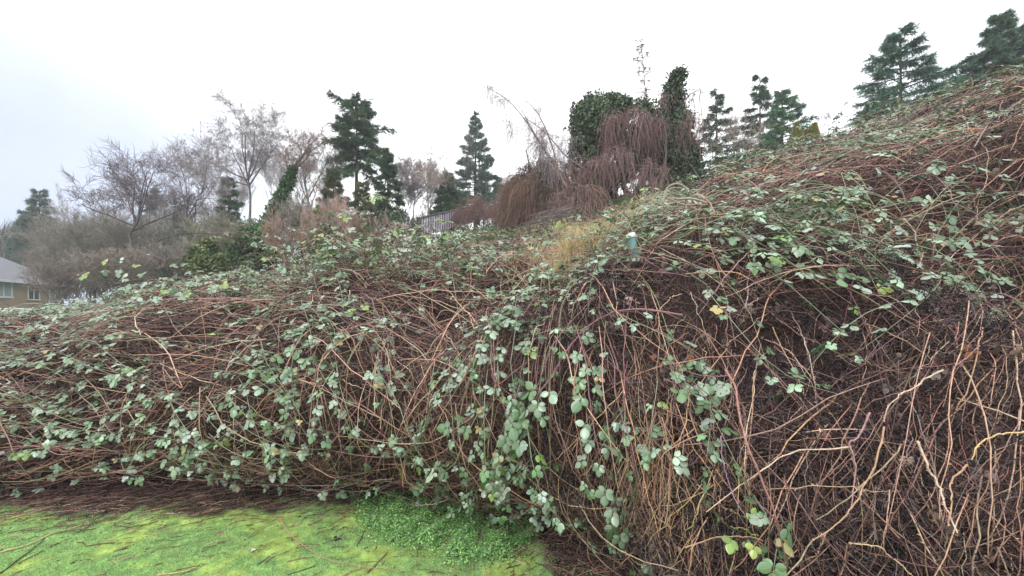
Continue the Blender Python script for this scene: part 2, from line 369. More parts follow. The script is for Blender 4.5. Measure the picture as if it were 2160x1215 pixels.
tag(mb.build('dried_bramble_litter', M_dry), 'dark brown withered leaf scraps and dried fruit caught in the bramble canes', 'dead leaves', kind='stuff')

# ------------------------------------------------------------------ bramble leaves
st = [(0, .03), (.1, .18), (.16, .28), (.2, .265), (.28, .36), (.33, .335), (.45, .40), (.5, .365), (.62, .365), (.66, .32), (.76, .28), (.8, .225), (.9, .13), (1, 0)]
def leaflet():
    V, U, Fq = [], [], []
    for v, wd in st:
        z = -.12 * v * v
        for s in (-1, 0, 1):
            V.append((s * wd, v, z - abs(s) * wd * .28 + (.02 if s == 0 else 0))); U.append((s, v))
    for i in range(len(st) - 1):
        for s in (0, 1): a = i * 3 + s; Fq.append((a, a + 1, a + 4, a + 3))
    return np.array(V), np.array(U), np.array(Fq)
LV, LUV, LF = leaflet()
SV = np.array([(0, 0, 0), (-.36, .42, -.1), (0, .45, .0), (.36, .42, -.1), (0, 1, -.14)]); SF = np.array([(0, 2, 1), (0, 3, 2), (1, 2, 4), (2, 3, 4)]); SUV = np.array([(0, 0), (-1, .42), (0, .45), (1, .42), (0, 1.)])
PAT5 = [(0, 1., .38), (52, .9, .12), (-52, .9, .12), (108, .68, .1), (-108, .68, .1)]
PAT3 = [(0, 1.08, .3), (66, .88, .06), (-66, .88, .06)]
def leaves(mb, O, A, Nm, size, col, five, near=True, stalkcol=(.2, .14, .09)):
    """compound leaves: O origin, A axis, Nm normal, size of terminal leaflet"""
    A = norm(A); Nm = norm(Nm - (Nm * A).sum(-1, keepdims=True) * A); X = np.cross(A, Nm); n = len(O)
    BV, BF, BU = (LV, LF, LUV) if near else (SV, SF, SUV)
    for pat, sel in ((PAT5, five), (PAT3, ~five)):
        ix = np.nonzero(sel)[0]
        if not len(ix): continue
        for ang, sc_, off in pat:
            a = np.radians(ang + R.normal(0, 9, len(ix)))[:, None]
            d = A[ix] * np.cos(a) + X[ix] * np.sin(a); tilt = R.normal(-.1, .22, len(ix))[:, None]; d = norm(d + Nm[ix] * tilt)
            nn = norm(Nm[ix] + rv(len(ix)) * .28); nn = norm(nn - (nn * d).sum(-1, keepdims=True) * d); x = np.cross(d, nn)
            s = (size[ix] * sc_ * R.uniform(.85, 1.12, len(ix)))[:, None]
            o = O[ix] + d * s * off
            V = o[:, None] + s[:, None] * (BV[None, :, :1] * x[:, None] + BV[None, :, 1:2] * d[:, None] + BV[None, :, 2:] * nn[:, None])
            m = len(BV); F_ = (BF[None] + (np.arange(len(ix)) * m)[:, None, None]).reshape(-1, BF.shape[1])
            cc = np.clip(col[ix] * (1 + R.normal(0, .12, (len(ix), 1))), .004, .9)
            mb.add(V, F_, np.repeat(cc, m, 0), np.tile(BU, (len(ix), 1)))
GREEN = [(.11,.20,.09),(.19,.29,.18),(.055,.11,.04),(.27,.36,.27),(.17,.27,.06),(.26,.19,.07)]
GP = [.19, .26, .21, .27, .045, .025]
mb = MB(); nst = 850
k, t = cells(W0 * lmap(PXG, PYG) ** 1.6 * np.where((TT[None] > 4.6) & (PXG > 1150), .5, 1) * np.clip((fbm(G * 1.7, 71) - .45) * 10, .02, 1), nst); Yk = samp(Yg, k, t); th = R.uniform(0, 2 * math.pi, nst)
th = np.where(t < 4.3, R.normal(-math.pi / 2, .6, nst), th); th = np.where(k < -.5, R.normal(0, .35, nst) + np.where(t < 4, -.15, 0), th)
P = walk(k, t, th, R.uniform(.4, 1.1, nst) * np.clip(Yk / 3, .8, 2), 9, R.normal(0, .4, nst), R.uniform(.02, .09, nst), R.uniform(.02, .18, nst))
tubes(mb, P, np.linspace(.0024, .0012, 9)[None] * np.clip(Yk / 2.5, .9, 1.5)[:, None], pick(PUR, nst), 3)
Nh = samp(NN, k, t)
for nearb in (True, False):
    s_ = np.nonzero((Yk < 4.2) == nearb)[0]; per = 8
    sel = np.repeat(s_, per); j = R.uniform(.5, 8, len(sel)); i0 = np.minimum(j.astype(int), 7); f = (j - i0)[:, None]
    O = P[sel, i0] * (1 - f) + P[sel, i0 + 1] * f; T = norm(P[sel, i0 + 1] - P[sel, i0])
    up = np.tile([0, -.1, 1.], (len(sel), 1)); Nl = norm(up * .9 + Nh[sel] * .75 + rv(len(sel)) * .3)
    A = norm(np.cross(T, Nl) * np.where(R.uniform(size=len(sel)) < .5, 1, -1)[:, None] + T * .6 + Nh[sel] * .3 + np.array([0, 0, -.25]))
    O = O + A * .03 + Nl * .01
    leaves(mb, O, A, Nl, R.uniform(.024, .050, len(sel)) * np.clip(.75 + O[:, 1] * .09, .8, 1.5), pick(GREEN, len(sel), .18, GP), R.uniform(size=len(sel)) < .35, near=nearb)
tag(mb.build('bramble_leaves', M_leaf), 'pale green compound leaves scattered over the whole bramble thicket', 'bramble leaves', kind='stuff')

# withered leaves still hanging on the dead canes, and the leafy cover of the upper slope
mb = MB(); n = 1500; k, t = cells(W0 * np.where((KU[:, None] > .1) & (TT[None] < 4.8), 1., .3), n); Nl = norm(samp(NN, k, t) + rv(n) * .8)
leaves(mb, samp(G, k, t) + samp(NN, k, t) * R.uniform(-.03, .05, n)[:, None], norm(rv(n) * .6 + [0, 0, -.8]), Nl, R.uniform(.018, .04, n), pick([(.09,.065,.06),(.16,.12,.11),(.22,.15,.12),(.28,.12,.07),(.35,.28,.26)], n, .2, [.4,.25,.2,.1,.05]), R.uniform(size=n) < .1)
tag(mb.build('withered_leaves', M_dry), 'withered brown leaves hanging in the bare cane thicket', 'dead leaves', kind='stuff')
mb = MB(); nst = 430; k, t = cells(W0 * np.where(PXG > 1180, 1, .12) * np.where((PXG > 1850) & (PYG < 290), .25, 1) * Yg ** .5 * lmap(PXG, PYG) ** 1.3 * (TT[None] > 4.5) * (TT[None] < 6.5) * np.clip((fbm(G * 1.4, 171) - .5) * 12, .01, 1), nst); Yk = samp(Yg, k, t)
P = walk(k, t, R.normal(0, .5, nst), R.uniform(.5, 1.3, nst) * np.clip(Yk / 4, .7, 1.6), 9, R.normal(0, .4, nst), R.uniform(.02, .09, nst), R.uniform(.05, .25, nst))
tubes(mb, P, .0022 * np.clip(Yk / 2.5, .9, 1.6)[:, None], pick(PUR, nst), 3); Nh = samp(NN, k, t)
sel = np.repeat(np.arange(nst), 8); j = R.uniform(.5, 8, len(sel)); i0 = np.minimum(j.astype(int), 7); f = (j - i0)[:, None]; O = P[sel, i0] * (1 - f) + P[sel, i0 + 1] * f; T = norm(P[sel, i0 + 1] - P[sel, i0])
Nl = norm(np.array([0, -.1, 1.]) + Nh[sel] * .3 + rv(len(sel)) * .3); A = norm(np.cross(T, Nl) * np.where(R.uniform(size=len(sel)) < .5, 1, -1)[:, None] + T * .5 + np.array([0, 0, -.2]))
leaves(mb, O + A * .03, A, Nl, R.uniform(.03, .055, len(sel)) * np.clip(.7 + O[:, 1] * .07, .8, 1.2), pick(GREEN, len(sel), .18, GP), R.uniform(size=len(sel)) < .3, near=False)
tag(mb.build('upper_bramble_leaves', M_leaf), 'frosted green bramble leaves in bands over the upper slope', 'bramble leaves', kind='stuff')

# ------------------------------------------------------------------ lawn
def sheet(x0, x1, y0, y1, nx, ny, f=None):
    X, Y = np.meshgrid(np.linspace(x0, x1, nx), np.linspace(y0, y1, ny), indexing='ij'); Z = np.zeros_like(X) if f is None else f(X, Y)
    V = np.stack([X, Y, Z], -1); i = np.arange(nx * ny).reshape(nx, ny)
    return V, np.stack([i[:-1, :-1], i[1:, :-1], i[1:, 1:], i[:-1, 1:]], -1).reshape(-1, 4)
V, q = sheet(-900, 900, -900, 900, 40, 40); V[..., 2] -= .06
mb = MB(); mb.add(V, q, (.06, .09, .03)); tag(mb.build('ground', M_soil), kind='structure')
def lawnz(X, Y):
    p = np.stack([X, Y, X * 0], -1); return (fbm(p * 2.2, 5) - .5) * .05 + (fbm(p * 9, 6) - .5) * .022
ybase = lambda X, Y: np.interp(X / np.maximum(Y, .3), KU, YZ[:, 0, 0])
def soilmask(X, Y):
    p = np.stack([X, Y, X * 0], -1); k = X / np.maximum(Y, .3)
    wd = np.interp(k, [-1.3, -1.0, -.75, -.58, -.5, -.35, 0, .06, .15, .3], [.3, .38, .52, .5, .32, .28, .2, .3, .9, 1.6])
    d = ybase(X, Y) - Y + (fbm(p * 3.2, 31) - .5) * .7 + (fbm(p * 11, 33) - .5) * .35
    sp_ = np.clip((fbm(p * 4.2, 133) - .62) * 9, 0, .8) * np.clip(1.6 - d, 0, 1)
    return np.maximum(np.clip(1 - (d - wd) / .2, 0, 1), sp_)
V, q = sheet(-8, 5, -1, 5, 420, 200, lawnz)
p = V * np.array([1, 1, 0]); s = soilmask(V[..., 0], V[..., 1])[..., None]; a = fbm(p * 3.4, 40)[..., None]; b = fbm(p * 14, 44)[..., None]
gcol = np.array([.20, .36, .12]) * (1 - a) + np.array([.31, .42, .11]) * a
gcol = gcol * (.75 + .5 * b); scol = np.array([.05, .036, .028]) * (.5 + b)
mb = MB(); mb.add(V, q, (gcol * (1 - s) + scol * s).reshape(-1, 3)); tag(mb.build('lawn', M_soil), kind='structure')
mb = MB(); n = 300000
py = R.uniform(1040, 1290, n); Y = F * CAMZ / (py - HOR); X = R.uniform(-1.35, .5, n) * Y
keep = (soilmask(X, Y) < R.uniform(.05, 1.15, n)) ; X, Y = X[keep], Y[keep]; n = len(X)
B = np.stack([X, Y, lawnz(X, Y)], -1); pp = B * np.array([1, 1, 0])
a = np.clip((fbm(pp * 3.4, 40) - .5) * 3.5 + .5, 0, 1) ; moss = (a > R.uniform(.5, 1.05, n))[:, None]
c = np.where(moss, pick([(.52,.58,.15),(.40,.55,.16),(.56,.54,.15)], n), pick([(.27,.48,.19),(.34,.55,.25),(.20,.38,.15),(.42,.57,.27)], n))
D = norm(rv(n) * .75 + np.array([0, 0, .75])); D[:, 2] = np.abs(D[:, 2])
blades(mb, B - D * .004, D, R.uniform(.008, .022, n) * np.where(moss[:, 0], .6, 1.), R.uniform(.0025, .005, n), c)
tag(mb.build('grass', M_grass), 'short mossy yellow green lawn grass along the foot of the bank', 'grass', kind='stuff')
# weeds: small round leaves
def inpoly(px, py, poly):
    c = np.zeros(len(px), bool); j = len(poly) - 1
    for i in range(len(poly)):
        xi, yi = poly[i]; xj, yj = poly[j]
        c ^= ((yi > py) != (yj > py)) & (px < (xj - xi) * (py - yi) / (yj - yi + 1e-9) + xi); j = i
    return c
mb = MB(); n = 42000; px = R.uniform(740, 1150, n); py = R.uniform(1045, 1205, n)
kp = inpoly(px + R.normal(0, 16, n), py + R.normal(0, 11, n), [(755, 1062), (840, 1040), (960, 1062), (1020, 1095), (1080, 1130), (1070, 1180), (980, 1190), (900, 1160), (820, 1140), (770, 1110)])
kp |= inpoly(px + R.normal(0, 4, n), py + R.normal(0, 4, n), [(1085, 1105), (1130, 1095), (1140, 1130), (1110, 1155), (1080, 1140)])
Y = F * CAMZ / (py[kp] - HOR); X = (px[kp] - 1080) / F * Y; B = np.stack([X, Y, R.uniform(.0, .11, len(X)) * np.clip(fbm(np.stack([X, Y, X], -1) * 9, 3) * 2 - .5, .05, 1)], -1); n = len(X)
D = norm(rv(n) * np.array([1, 1, .3])); diamonds(mb, B, D, R.uniform(.009, .017, n), R.uniform(.009, .016, n), pick([(.22,.44,.16),(.30,.52,.20),(.13,.30,.10),(.36,.56,.2)], n, .25), norm(rv(n) * .5 + np.array([0, -.2, 1])))
tag(mb.build('weeds', M_grass), 'bright green patch of low small leaved weeds at the edge of the lawn', 'weeds', kind='stuff')
# litter on the soil strip
mb = MB(); n = 9000; k = R.uniform(-1.35, .9, n); Yb = np.interp(k, KU, YZ[:, 0, 0]); Y = Yb - R.exponential(.28, n); X = k * Y; B = np.stack([X, Y, lawnz(X, Y) + .006], -1)
th = np.where(k < -.4, R.normal(.6, .35, n), R.uniform(0, 3.1, n)); D = np.stack([np.cos(th), np.sin(th), R.normal(0, .05, n)], -1)
Ln = R.uniform(.03, .28, n) ** 1.4; P = np.stack([B, B + D * Ln[:, None] * .5 + rv(n) * .005 + [0, 0, .004], B + D * Ln[:, None]], 1); tubes(mb, P, R.uniform(.001, .003, n)[:, None], pick(TAN + DARK, n), 3)
n = 12000; k = R.uniform(-1.35, 1.2, n); Y = np.interp(k, KU, YZ[:, 0, 0]) - R.exponential(.22, n) + .05; X = k * Y; B = np.stack([X, Y, lawnz(X, Y) + .004], -1)
diamonds(mb, B, rv(n) * [1, 1, .2], R.uniform(.008, .03, n), R.uniform(.004, .016, n), pick([(.05,.035,.03),(.09,.06,.045),(.15,.09,.06)], n))
tag(mb.build('twig_litter', M_dry), 'fallen brown twigs and leaf scraps on bare earth below the brambles', 'litter', kind='stuff')

# ------------------------------------------------------------------ trees
def path_interp(P, s):
    """P (S,3), s in 0..1 -> points"""
    x = np.clip(s, 0, .9999) * (len(P) - 1); i = x.astype(int); f = (x - i)[:, None]; return P[i] * (1 - f) + P[i + 1] * f
def smooth(P, n):
    P = np.asarray(P, float); t = np.linspace(0, len(P) - 1, n); o = np.zeros((n, 3))
    for j, x in enumerate(t):
        i = min(int(x), len(P) - 2); f = x - i; a, b, c, d = P[max(i - 1, 0)], P[i], P[i + 1], P[min(i + 2, len(P) - 1)]
        o[j] = .5 * ((2 * b) + (c - a) * f + (2 * a - 5 * b + 4 * c - d) * f * f + (3 * b - a - 3 * c + d) * f ** 3)
    return o
def conifer(label, px, ytop, Y, rpx, ybot, nl=70, droop=.35, dens=1., cols_=None, prof=None, upt=35, ragged=.25, blade=.3, lean=0, side=0, group=None, name='fir_tree', gaps=0):
    """conifer whose top and lowest boughs were read off the photograph at distance Y"""
    b = at(px, Y); zt = CAMZ + (HOR - ytop) / F * Y; zb = CAMZ + (HOR - ybot) / F * Y; Rm = rpx / F * Y
    root = empty(name, b, label, 'tree', group)
    h = zt - b.z; base = np.array(b); topx = lean * h
    tr = np.stack([base + np.array([topx * s * s, 0, h * s]) for s in np.linspace(0, .98, 8)])
    tm = MB(); tubes(tm, tr[None] - [0, 0, .2], np.linspace(.02 * h, .01, 8)[None], (.07, .05, .04), 7)
    prof = prof or (lambda f: min(1, f * 1.15 + .03) * (1 if f < .85 else 1 - (f - .85) * 1.5))
    nd, tw = MB(), tm; cols_ = cols_ or [(.035,.07,.04),(.05,.09,.045),(.028,.055,.035),(.07,.11,.06)]
    az = R.uniform(0, 6.28); paths = []
    nl = int(nl * 1.05)
    for i in range(nl):
        f = ((i + R.uniform(0, 1)) / nl) ** .8; z = zt - (zt - zb) * f; sb = (z - base[2]) / h
        c = np.array([base[0] + topx * sb * sb, base[1], z]); az += 2.4 + R.normal(0, .3)
        if gaps and R.uniform() < gaps: continue
        ln = Rm * prof(f) * R.uniform(1 - ragged, 1 + ragged) * (1 + side * math.cos(az)); ln = max(ln, .12 * Rm)
        el = math.radians(upt * (1 - f) ** 1.3 - 8 * f + R.normal(0, 9))
        d = np.array([math.cos(az), math.sin(az), 0]); s = np.linspace(0, 1, 7)[:, None]
        p = c + d * ln * s * math.cos(el) + np.array([0, 0, 1.]) * ln * (math.tan(el) * s - droop * s ** 2 + droop * .55 * s ** 3)
        paths.append((p, ln, d))
        ns = int(14 + 26 * prof(f) * dens); ss = R.uniform(.08, 1, ns) ** .8
        o = path_interp(p, ss); sgn = np.where(R.uniform(size=ns) < .5, 1, -1); an = R.uniform(.45, .9, ns) * sgn
        sd = np.stack([d[0] * np.cos(an) - d[1] * np.sin(an), d[0] * np.sin(an) + d[1] * np.cos(an), R.normal(-.1, .2, ns)], -1)
        sl_ = (ln * .34 * (1.1 - ss) + .16 * Rm ** .5) * R.uniform(.6, 1.1, ns)
        nb = int(9 * dens + 6); u = np.tile(np.linspace(.05, 1, nb), (ns, 1)) + R.normal(0, .03, (ns, nb))
        O = o[:, None] + sd[:, None] * (sl_[:, None] * u)[..., None] - np.array([0, 0, 1]) * (sl_[:, None] * u * u * droop * .5)[..., None]
        D = norm(sd[:, None] * .9 + norm(R.normal(size=(ns, nb, 3))) * .85 + np.array([0, 0, -.15])); m = ns * nb
        sz = blade * R.uniform(.6, 1.15, m)
        cc = np.repeat(pick(cols_, ns, .15), nb, 0); blades(nd, O.reshape(-1, 3), D.reshape(-1, 3), sz, sz * .17, cc * 2.0)
    tubes(tw, np.stack([p for p, _, _ in paths]), np.stack([np.linspace(.012 * l + .012, .008, 7) for _, l, _ in paths]), (.06, .045, .035), 4)
    m = 60; blades(nd, np.repeat(tr[-1:], m, 0) + np.stack([R.normal(0, .05, m), R.normal(0, .05, m), R.uniform(-.8, .1, m)], -1), norm(rv(m) * .6 + [0, 0, .8]), blade * .8, blade * .18, pick(cols_, m))
    part(tw, 'trunk', M_bark, root); part(nd, 'needles', M_needle, root)
    return root
BLUE = [(.045,.08,.055),(.06,.10,.065),(.035,.06,.042)]; DKG = [(.032,.06,.03),(.048,.08,.036),(.024,.045,.024)]; OLV = [(.06,.08,.035),(.08,.095,.04),(.045,.06,.03)]
conifer('tall thin fir at the far left standing behind the tan house', 83, 400, 45, 50, 548, nl=60, cols_=BLUE, blade=.42, ragged=.3)
conifer('small dark fir top showing through the branches of the leftmost bare tree', 328, 400, 42, 34, 500, nl=34, cols_=BLUE, blade=.4)
conifer('dark fir behind the slender bare trees right of the leftmost spreading one', 378, 428, 44, 46, 560, nl=50, cols_=BLUE, blade=.42)
conifer('dark uneven fir just left of the ivy covered leaning trunk', 482, 372, 32, 52, 560, nl=52, cols_=DKG, ragged=.45, gaps=.15, blade=.32)
E = lambda f: (.28 + .3 * math.sin(f * 9) ** 2 + f * .5)
conifer('tallest ragged fir left of centre with long bare looking boughs sticking out', 752, 208, 26, 68, 350, nl=62, cols_=DKG, prof=E, ragged=.5, droop=.25, upt=30, dens=1.1, blade=.27)
conifer('dark fir with drooping boughs right of the tallest ragged fir', 818, 316, 24, 44, 480, nl=46, cols_=DKG, droop=.6, ragged=.35, blade=.24)
conifer('olive green cedar in front of the tallest ragged fir', 703, 352, 22, 56, 560, nl=80, cols_=OLV, droop=.5, ragged=.3, blade=.22, name='cedar_tree')
conifer('low olive cedar below the tallest ragged fir, behind bare saplings', 765, 380, 21, 50, 560, nl=60, cols_=OLV, droop=.5, ragged=.35, blade=.22, name='cedar_tree')
conifer('neat pointed blue green fir alone against the sky left of the weeping birch', 1003, 242, 40, 52, 432, nl=74, cols_=BLUE, droop=-.1, upt=30, ragged=.14, blade=.33, dens=1.1)
conifer('small dark bushy evergreen below and left of the neat pointed fir', 945, 364, 30, 40, 480, nl=60, cols_=DKG, droop=.2, ragged=.3, blade=.26, dens=1.3)
conifer('tiny dark fir behind the right foot of the neat pointed fir', 1052, 374, 44, 24, 440, nl=26, cols_=BLUE, blade=.36)
conifer('thin see-through fir right of the big ivy covered tree', 1512, 186, 28, 66, 400, nl=54, cols_=DKG, droop=.2, ragged=.3, gaps=.1, blade=.28, dens=.8)
conifer('pointed fir left in the pair above the golden cypresses', 1603, 162, 27, 66, 420, nl=56, cols_=DKG, ragged=.25, blade=.27)
conifer('broader fir right in the pair, leaning over the golden cypresses', 1650, 190, 25, 88, 400, nl=70, cols_=[(.04,.09,.05),(.055,.11,.055)], ragged=.25, side=.25, upt=45, blade=.25, dens=1.2)
conifer('broad layered fir standing free on the skyline of the right hand slope', 1900, 58, 19, 112, 285, nl=54, cols_=[(.04,.085,.055),(.055,.105,.065),(.03,.06,.045)], ragged=.28, droop=.05, upt=28, blade=.2, dens=1.5, prof=lambda f: min(1, .08 + f * 1.05))
conifer('dark fir at the upper right corner above the brown bramble crest', 2112, 26, 18, 78, 200, nl=60, cols_=BLUE, ragged=.3, upt=35, blade=.2, dens=1.5)
conifer('fir cut off by the right edge of the view beside the corner fir', 2190, 50, 17.5, 66, 200, nl=60, cols_=DKG, ragged=.3, upt=35, blade=.2, dens=1.5)
conifer('low dark fir between the corner fir and the free standing fir', 2040, 160, 22, 26, 215, nl=24, cols_=BLUE, ragged=.3, blade=.22)

def leaf_cloud(mb, ctr, rad, n, size, pal, shell=.45, gate=.46, seed=0, gs=1.2):
    ctr = np.array(ctr); rad = np.array(rad)
    d = rv(n); r = 1 - np.abs(R.normal(0, shell * .5, n)); lump = .6 + .8 * fbm(d * 3.2 + seed, 50 + seed); p = ctr + d * (r * lump)[:, None] * rad
    k = fbm(p * gs + seed * 3.1, 60) > gate * R.uniform(.75, 1.15, n); p, d = p[k], d[k]; n = len(p)
    diamonds(mb, p, norm(rv(n) + [0, 0, -.3]), size * R.uniform(.6, 1.3, n), size * R.uniform(.5, 1., n), pick(pal, n, .3) * 1.35, norm(d + rv(n) * .9 + [0, 0, .3]))
def golden(label, px, ytop, ybot, Y, rpx):
    b = at(px, Y); zt = CAMZ + (HOR - ytop) / F * Y; root = empty('golden_cypress', b, label, 'tree', 'golden cypresses'); r = rpx / F * Y
    tm = MB(); tubes(tm, np.stack([[b.x, b.y, b.z - .2], [b.x, b.y, zt - .4]])[None], np.array([[.07, .02]]), (.08, .05, .03), 6); part(tm, 'trunk', M_bark, root)
    zb = max(CAMZ + (HOR - ybot) / F * Y, b.z); n = 9000; s = R.uniform(0, 1, n); a = R.uniform(0, 6.28, n); lump = .8 + .4 * fbm(np.stack([np.cos(a) * 1.6, np.sin(a) * 1.6, s * 5], -1) + px, 5)
    rr = r * np.minimum(1, (1 - s) * 1.3 + .08) * lump * R.uniform(.4, 1, n) ** .4
    p = np.stack([b.x + np.cos(a) * rr, b.y + np.sin(a) * rr, zb + s * (zt - zb)], -1); nd = MB()
    blades(nd, p, norm(np.stack([np.cos(a) * .5, np.sin(a) * .5, np.full(n, 1.)], -1) + rv(n) * .4), R.uniform(.07, .16, n), .045, pick([(.25,.25,.05),(.18,.2,.045),(.32,.29,.06)], n)); part(nd, 'foliage', M_needle, root)
golden('leftmost and widest of the three golden cypresses below the pair of firs', 1681, 262, 330, 17, 12)
golden('shortest golden cypress, squeezed between its two neighbours', 1701, 278, 325, 17.3, 8)
golden('rightmost of the three golden cypresses, nearest the bramble slope', 1718, 264, 320, 17.1, 10)

def bare(label, base, tips, h, r0, seed, levels=4, name='bare_tree', cat='tree', group=None, col=(.13, .10, .10), spread=.75, nch=(4, 6), up=.25, stems=1, tw=.0075, trunkpath=None, crown0=.35, wig=.09, catkins=0):
    """bare tree: tips = list of vectors for the main limbs, or None for random ones"""
    rg = np.random.default_rng(seed); b = np.array(base, float); root = empty(name, Vector(b), label, cat, group); lv = {}
    def br(p, d, ln, r, l):
        pts = [p]; q = p.copy(); d = d / np.linalg.norm(d)
        for _ in range(4):
            d = d + rg.normal(0, wig, 3) + np.array([0, 0, up * .3]); d /= np.linalg.norm(d); q = q + d * ln / 4; pts.append(q)
        r1 = max(r * .45, tw * .55); lv.setdefault(l, []).append((np.array(pts), r, r1))
        if l >= levels: return
        n = rg.integers(*nch) + (3 if l >= 2 else 1)
        for i in range(n):
            f = rg.uniform(.15, 1) if i else 1.; x = f * 4; j = min(int(x), 3); o = pts[j] + (pts[j + 1] - pts[j]) * (x - j)
            pd = pts[j + 1] - pts[j]; pd = pd / np.linalg.norm(pd); rd = rg.normal(size=3); rd -= rd.dot(pd) * pd; rd /= np.linalg.norm(rd)
            nd = pd * (1 - spread * .42) + rd * spread * rg.uniform(.6, 1.1); nd[2] += up * .8
            br(o, nd, ln * rg.uniform(.42, .68) * (1 - .25 * f + .1), max(r * (1 - f * .55) * rg.uniform(.45, .6), tw), l + 1)
    for s in range(stems):
        if trunkpath is not None:
            tp = smooth(trunkpath, 9); tm_r = np.linspace(r0, r0 * .45, 9)
        else:
            dd = np.array([rg.normal(0, .25 * (stems > 1) + .04), rg.normal(0, .25 * (stems > 1) + .04), 1.]); hh = h * crown0; tp = np.stack([b + dd * hh * q + rg.normal(0, .03 * hh, 3) * (q > 0) for q in np.linspace(0, 1, 9)]); tm_r = np.linspace(r0, r0 * .7, 9)
        lv.setdefault('t', []).append((tp, tm_r))
        tl = tips or [np.array([math.cos(a) * spread, math.sin(a) * spread, 1.1]) * h * (1 - crown0) * .62 for a in rg.uniform(0, 6.28, 4 if stems == 1 else 2)]
        for i, v in enumerate(tl):
            v = np.array(v, float); f = 1 - .5 * (i % 3) / 3 * rg.uniform(.3, 1); o = path_interp(tp, np.array([f]))[0]
            br(o, v, np.linalg.norm(v), r0 * .5, 1)
    tm = MB(); tubes(tm, np.stack([p - [0, 0, .1] * np.array([[1.]] * 1 + [[0.]] * 8) for p, _ in lv['t']]), np.stack([r for _, r in lv['t']]), col, 7); part(tm, 'trunk' if stems == 1 else 'stems', M_bark, root)
    cm = MB()
    for l in range(1, levels + 1):
        if l in lv:
            P = np.stack([a for a, _, _ in lv[l]]); rr = np.stack([np.linspace(a, c_, 5) for _, a, c_ in lv[l]])
            if l <= 1: bm_ = MB(); tubes(bm_, P, rr, col, 5); part(bm_, 'limbs', M_bark, root)
            else: tubes(cm, P, rr, np.array(col) * (1 + .2 * l), 3)
    part(cm, 'twigs', M_bark, root)
    if catkins:  # a cloud of small hanging catkins
        P = np.stack([a for a, _, _ in lv[levels]])[:, -1]; P = P[rg.choice(len(P), min(catkins, len(P)), replace=False)]; km = MB()
        tubes(km, np.stack([P, P - [0, 0, .05], P - [.004, 0, .1]], 1), .006, (.35, .22, .12), 4); part(km, 'catkins', M_dry, root)['kind'] = 'stuff'
    return root, lv
GRY = (.18, .16, .165)
def P3(l, Y): return [unp(x, y, Y) for x, y in l]
def T3(l, Y, dy=None): return [.76 * np.array([(a) / F * Y, (dy[i] if dy else R.normal(0, .8)), -(b) / F * Y]) for i, (a, b) in enumerate(l)]
bare('leftmost spreading bare tree with a dark forked trunk, behind the left brambles', unp(283, 585, 22), T3([(-90, -75), (-70, -125), (-100, -45), (15, -150), (75, -135), (95, -85), (-35, -125)], 22), 5, .09, 11, levels=4, spread=.95, up=.1, trunkpath=P3([(283, 590), (278, 520), (274, 495), (290, 470)], 22), nch=(5, 7), col=(.11, .09, .10), tw=.0085)
bare('slender bare tree with blue grey branches between the leftmost spreading tree and the tall one', unp(370, 590, 24), T3([(-40, -100), (30, -130), (60, -90), (0, -150), (90, -140)], 24), 5, .06, 12, levels=4, spread=.95, up=.1, trunkpath=P3([(368, 590), (372, 540), (384, 490), (395, 450)], 24), col=GRY)
bare('thin dark trunked bare tree beside the slender one', unp(398, 595, 23), T3([(-30, -60), (30, -90), (20, -50)], 23), 4, .05, 13, levels=4, spread=.95, up=.1, trunkpath=P3([(396, 600), (402, 540), (404, 510), (412, 480)], 23), col=(.08, .065, .065))
bare('tallest spreading bare tree left of the ivy covered leaning trunk', unp(524, 560, 26), T3([(-95, -75), (-60, -120), (-20, -160), (40, -140), (80, -110), (-100, -40), (60, -70), (10, -110)], 26), 6, .1, 14, levels=5, spread=.95, up=.1, trunkpath=P3([(522, 570), (526, 480), (528, 420), (524, 380)], 26), nch=(3, 5), col=GRY, tw=.0075)
r_, lv = bare('leaning tree with its lower trunk wrapped in green ivy and bare tips', unp(565, 560, 20), T3([(25, -60), (55, -50), (5, -70), (45, -80), (-20, -60)], 20), 5, .085, 15, levels=4, spread=.95, up=.1, trunkpath=P3([(560, 575), (578, 500), (596, 430), (625, 345)], 20), col=(.16, .12, .11))
im = MB(); tp = smooth(P3([(556, 570), (572, 500), (592, 430), (620, 352)], 20), 60); n = 9000; s = R.uniform(0, 1, n) ** 1.1; o_ = path_interp(tp, s); rad = (.62 * (1 - s) ** .7 + .14) * (.6 + .8 * fbm(o_ * 2.5, 4))
p = o_ + rv(n) * (rad * R.uniform(.5, 1, n))[:, None] * [1, 1, .5] + np.stack([-.25 * (1 - s), 0 * s, 0 * s], -1); diamonds(im, p, norm(rv(n) + [0, 0, -.4]), R.uniform(.07, .15, n), R.uniform(.06, .12, n), pick([(.045,.10,.03),(.07,.14,.04),(.03,.07,.025)], n, .2)); part(im, 'ivy', M_ivy, r_)
bare('bare tree with fine upright twigs behind the leaning ivy trunk', unp(645, 540, 25), T3([(-30, -110), (10, -140), (40, -90), (60, -120), (-50, -80)], 25), 6, .07, 16, levels=4, spread=.95, up=.1, trunkpath=P3([(645, 550), (648, 480), (650, 420)], 25), col=(.14, .12, .12))
bare('bare tree with many thin stems right of the tallest ragged fir', unp(872, 470, 30), T3([(-30, -70), (0, -90), (30, -85), (50, -60), (-50, -60)], 30), 5, .06, 17, levels=5, spread=.95, up=.1, trunkpath=P3([(872, 490), (872, 450), (875, 420)], 30), col=(.15, .13, .14), tw=.0085)
bare('pale stemmed bare tree in front of the small dark evergreen', unp(905, 480, 25), T3([(-20, -70), (10, -90), (30, -60), (-40, -50)], 25), 5, .05, 18, levels=4, spread=.95, up=.1, trunkpath=P3([(900, 490), (905, 450), (900, 400)], 25), col=(.22, .18, .16))
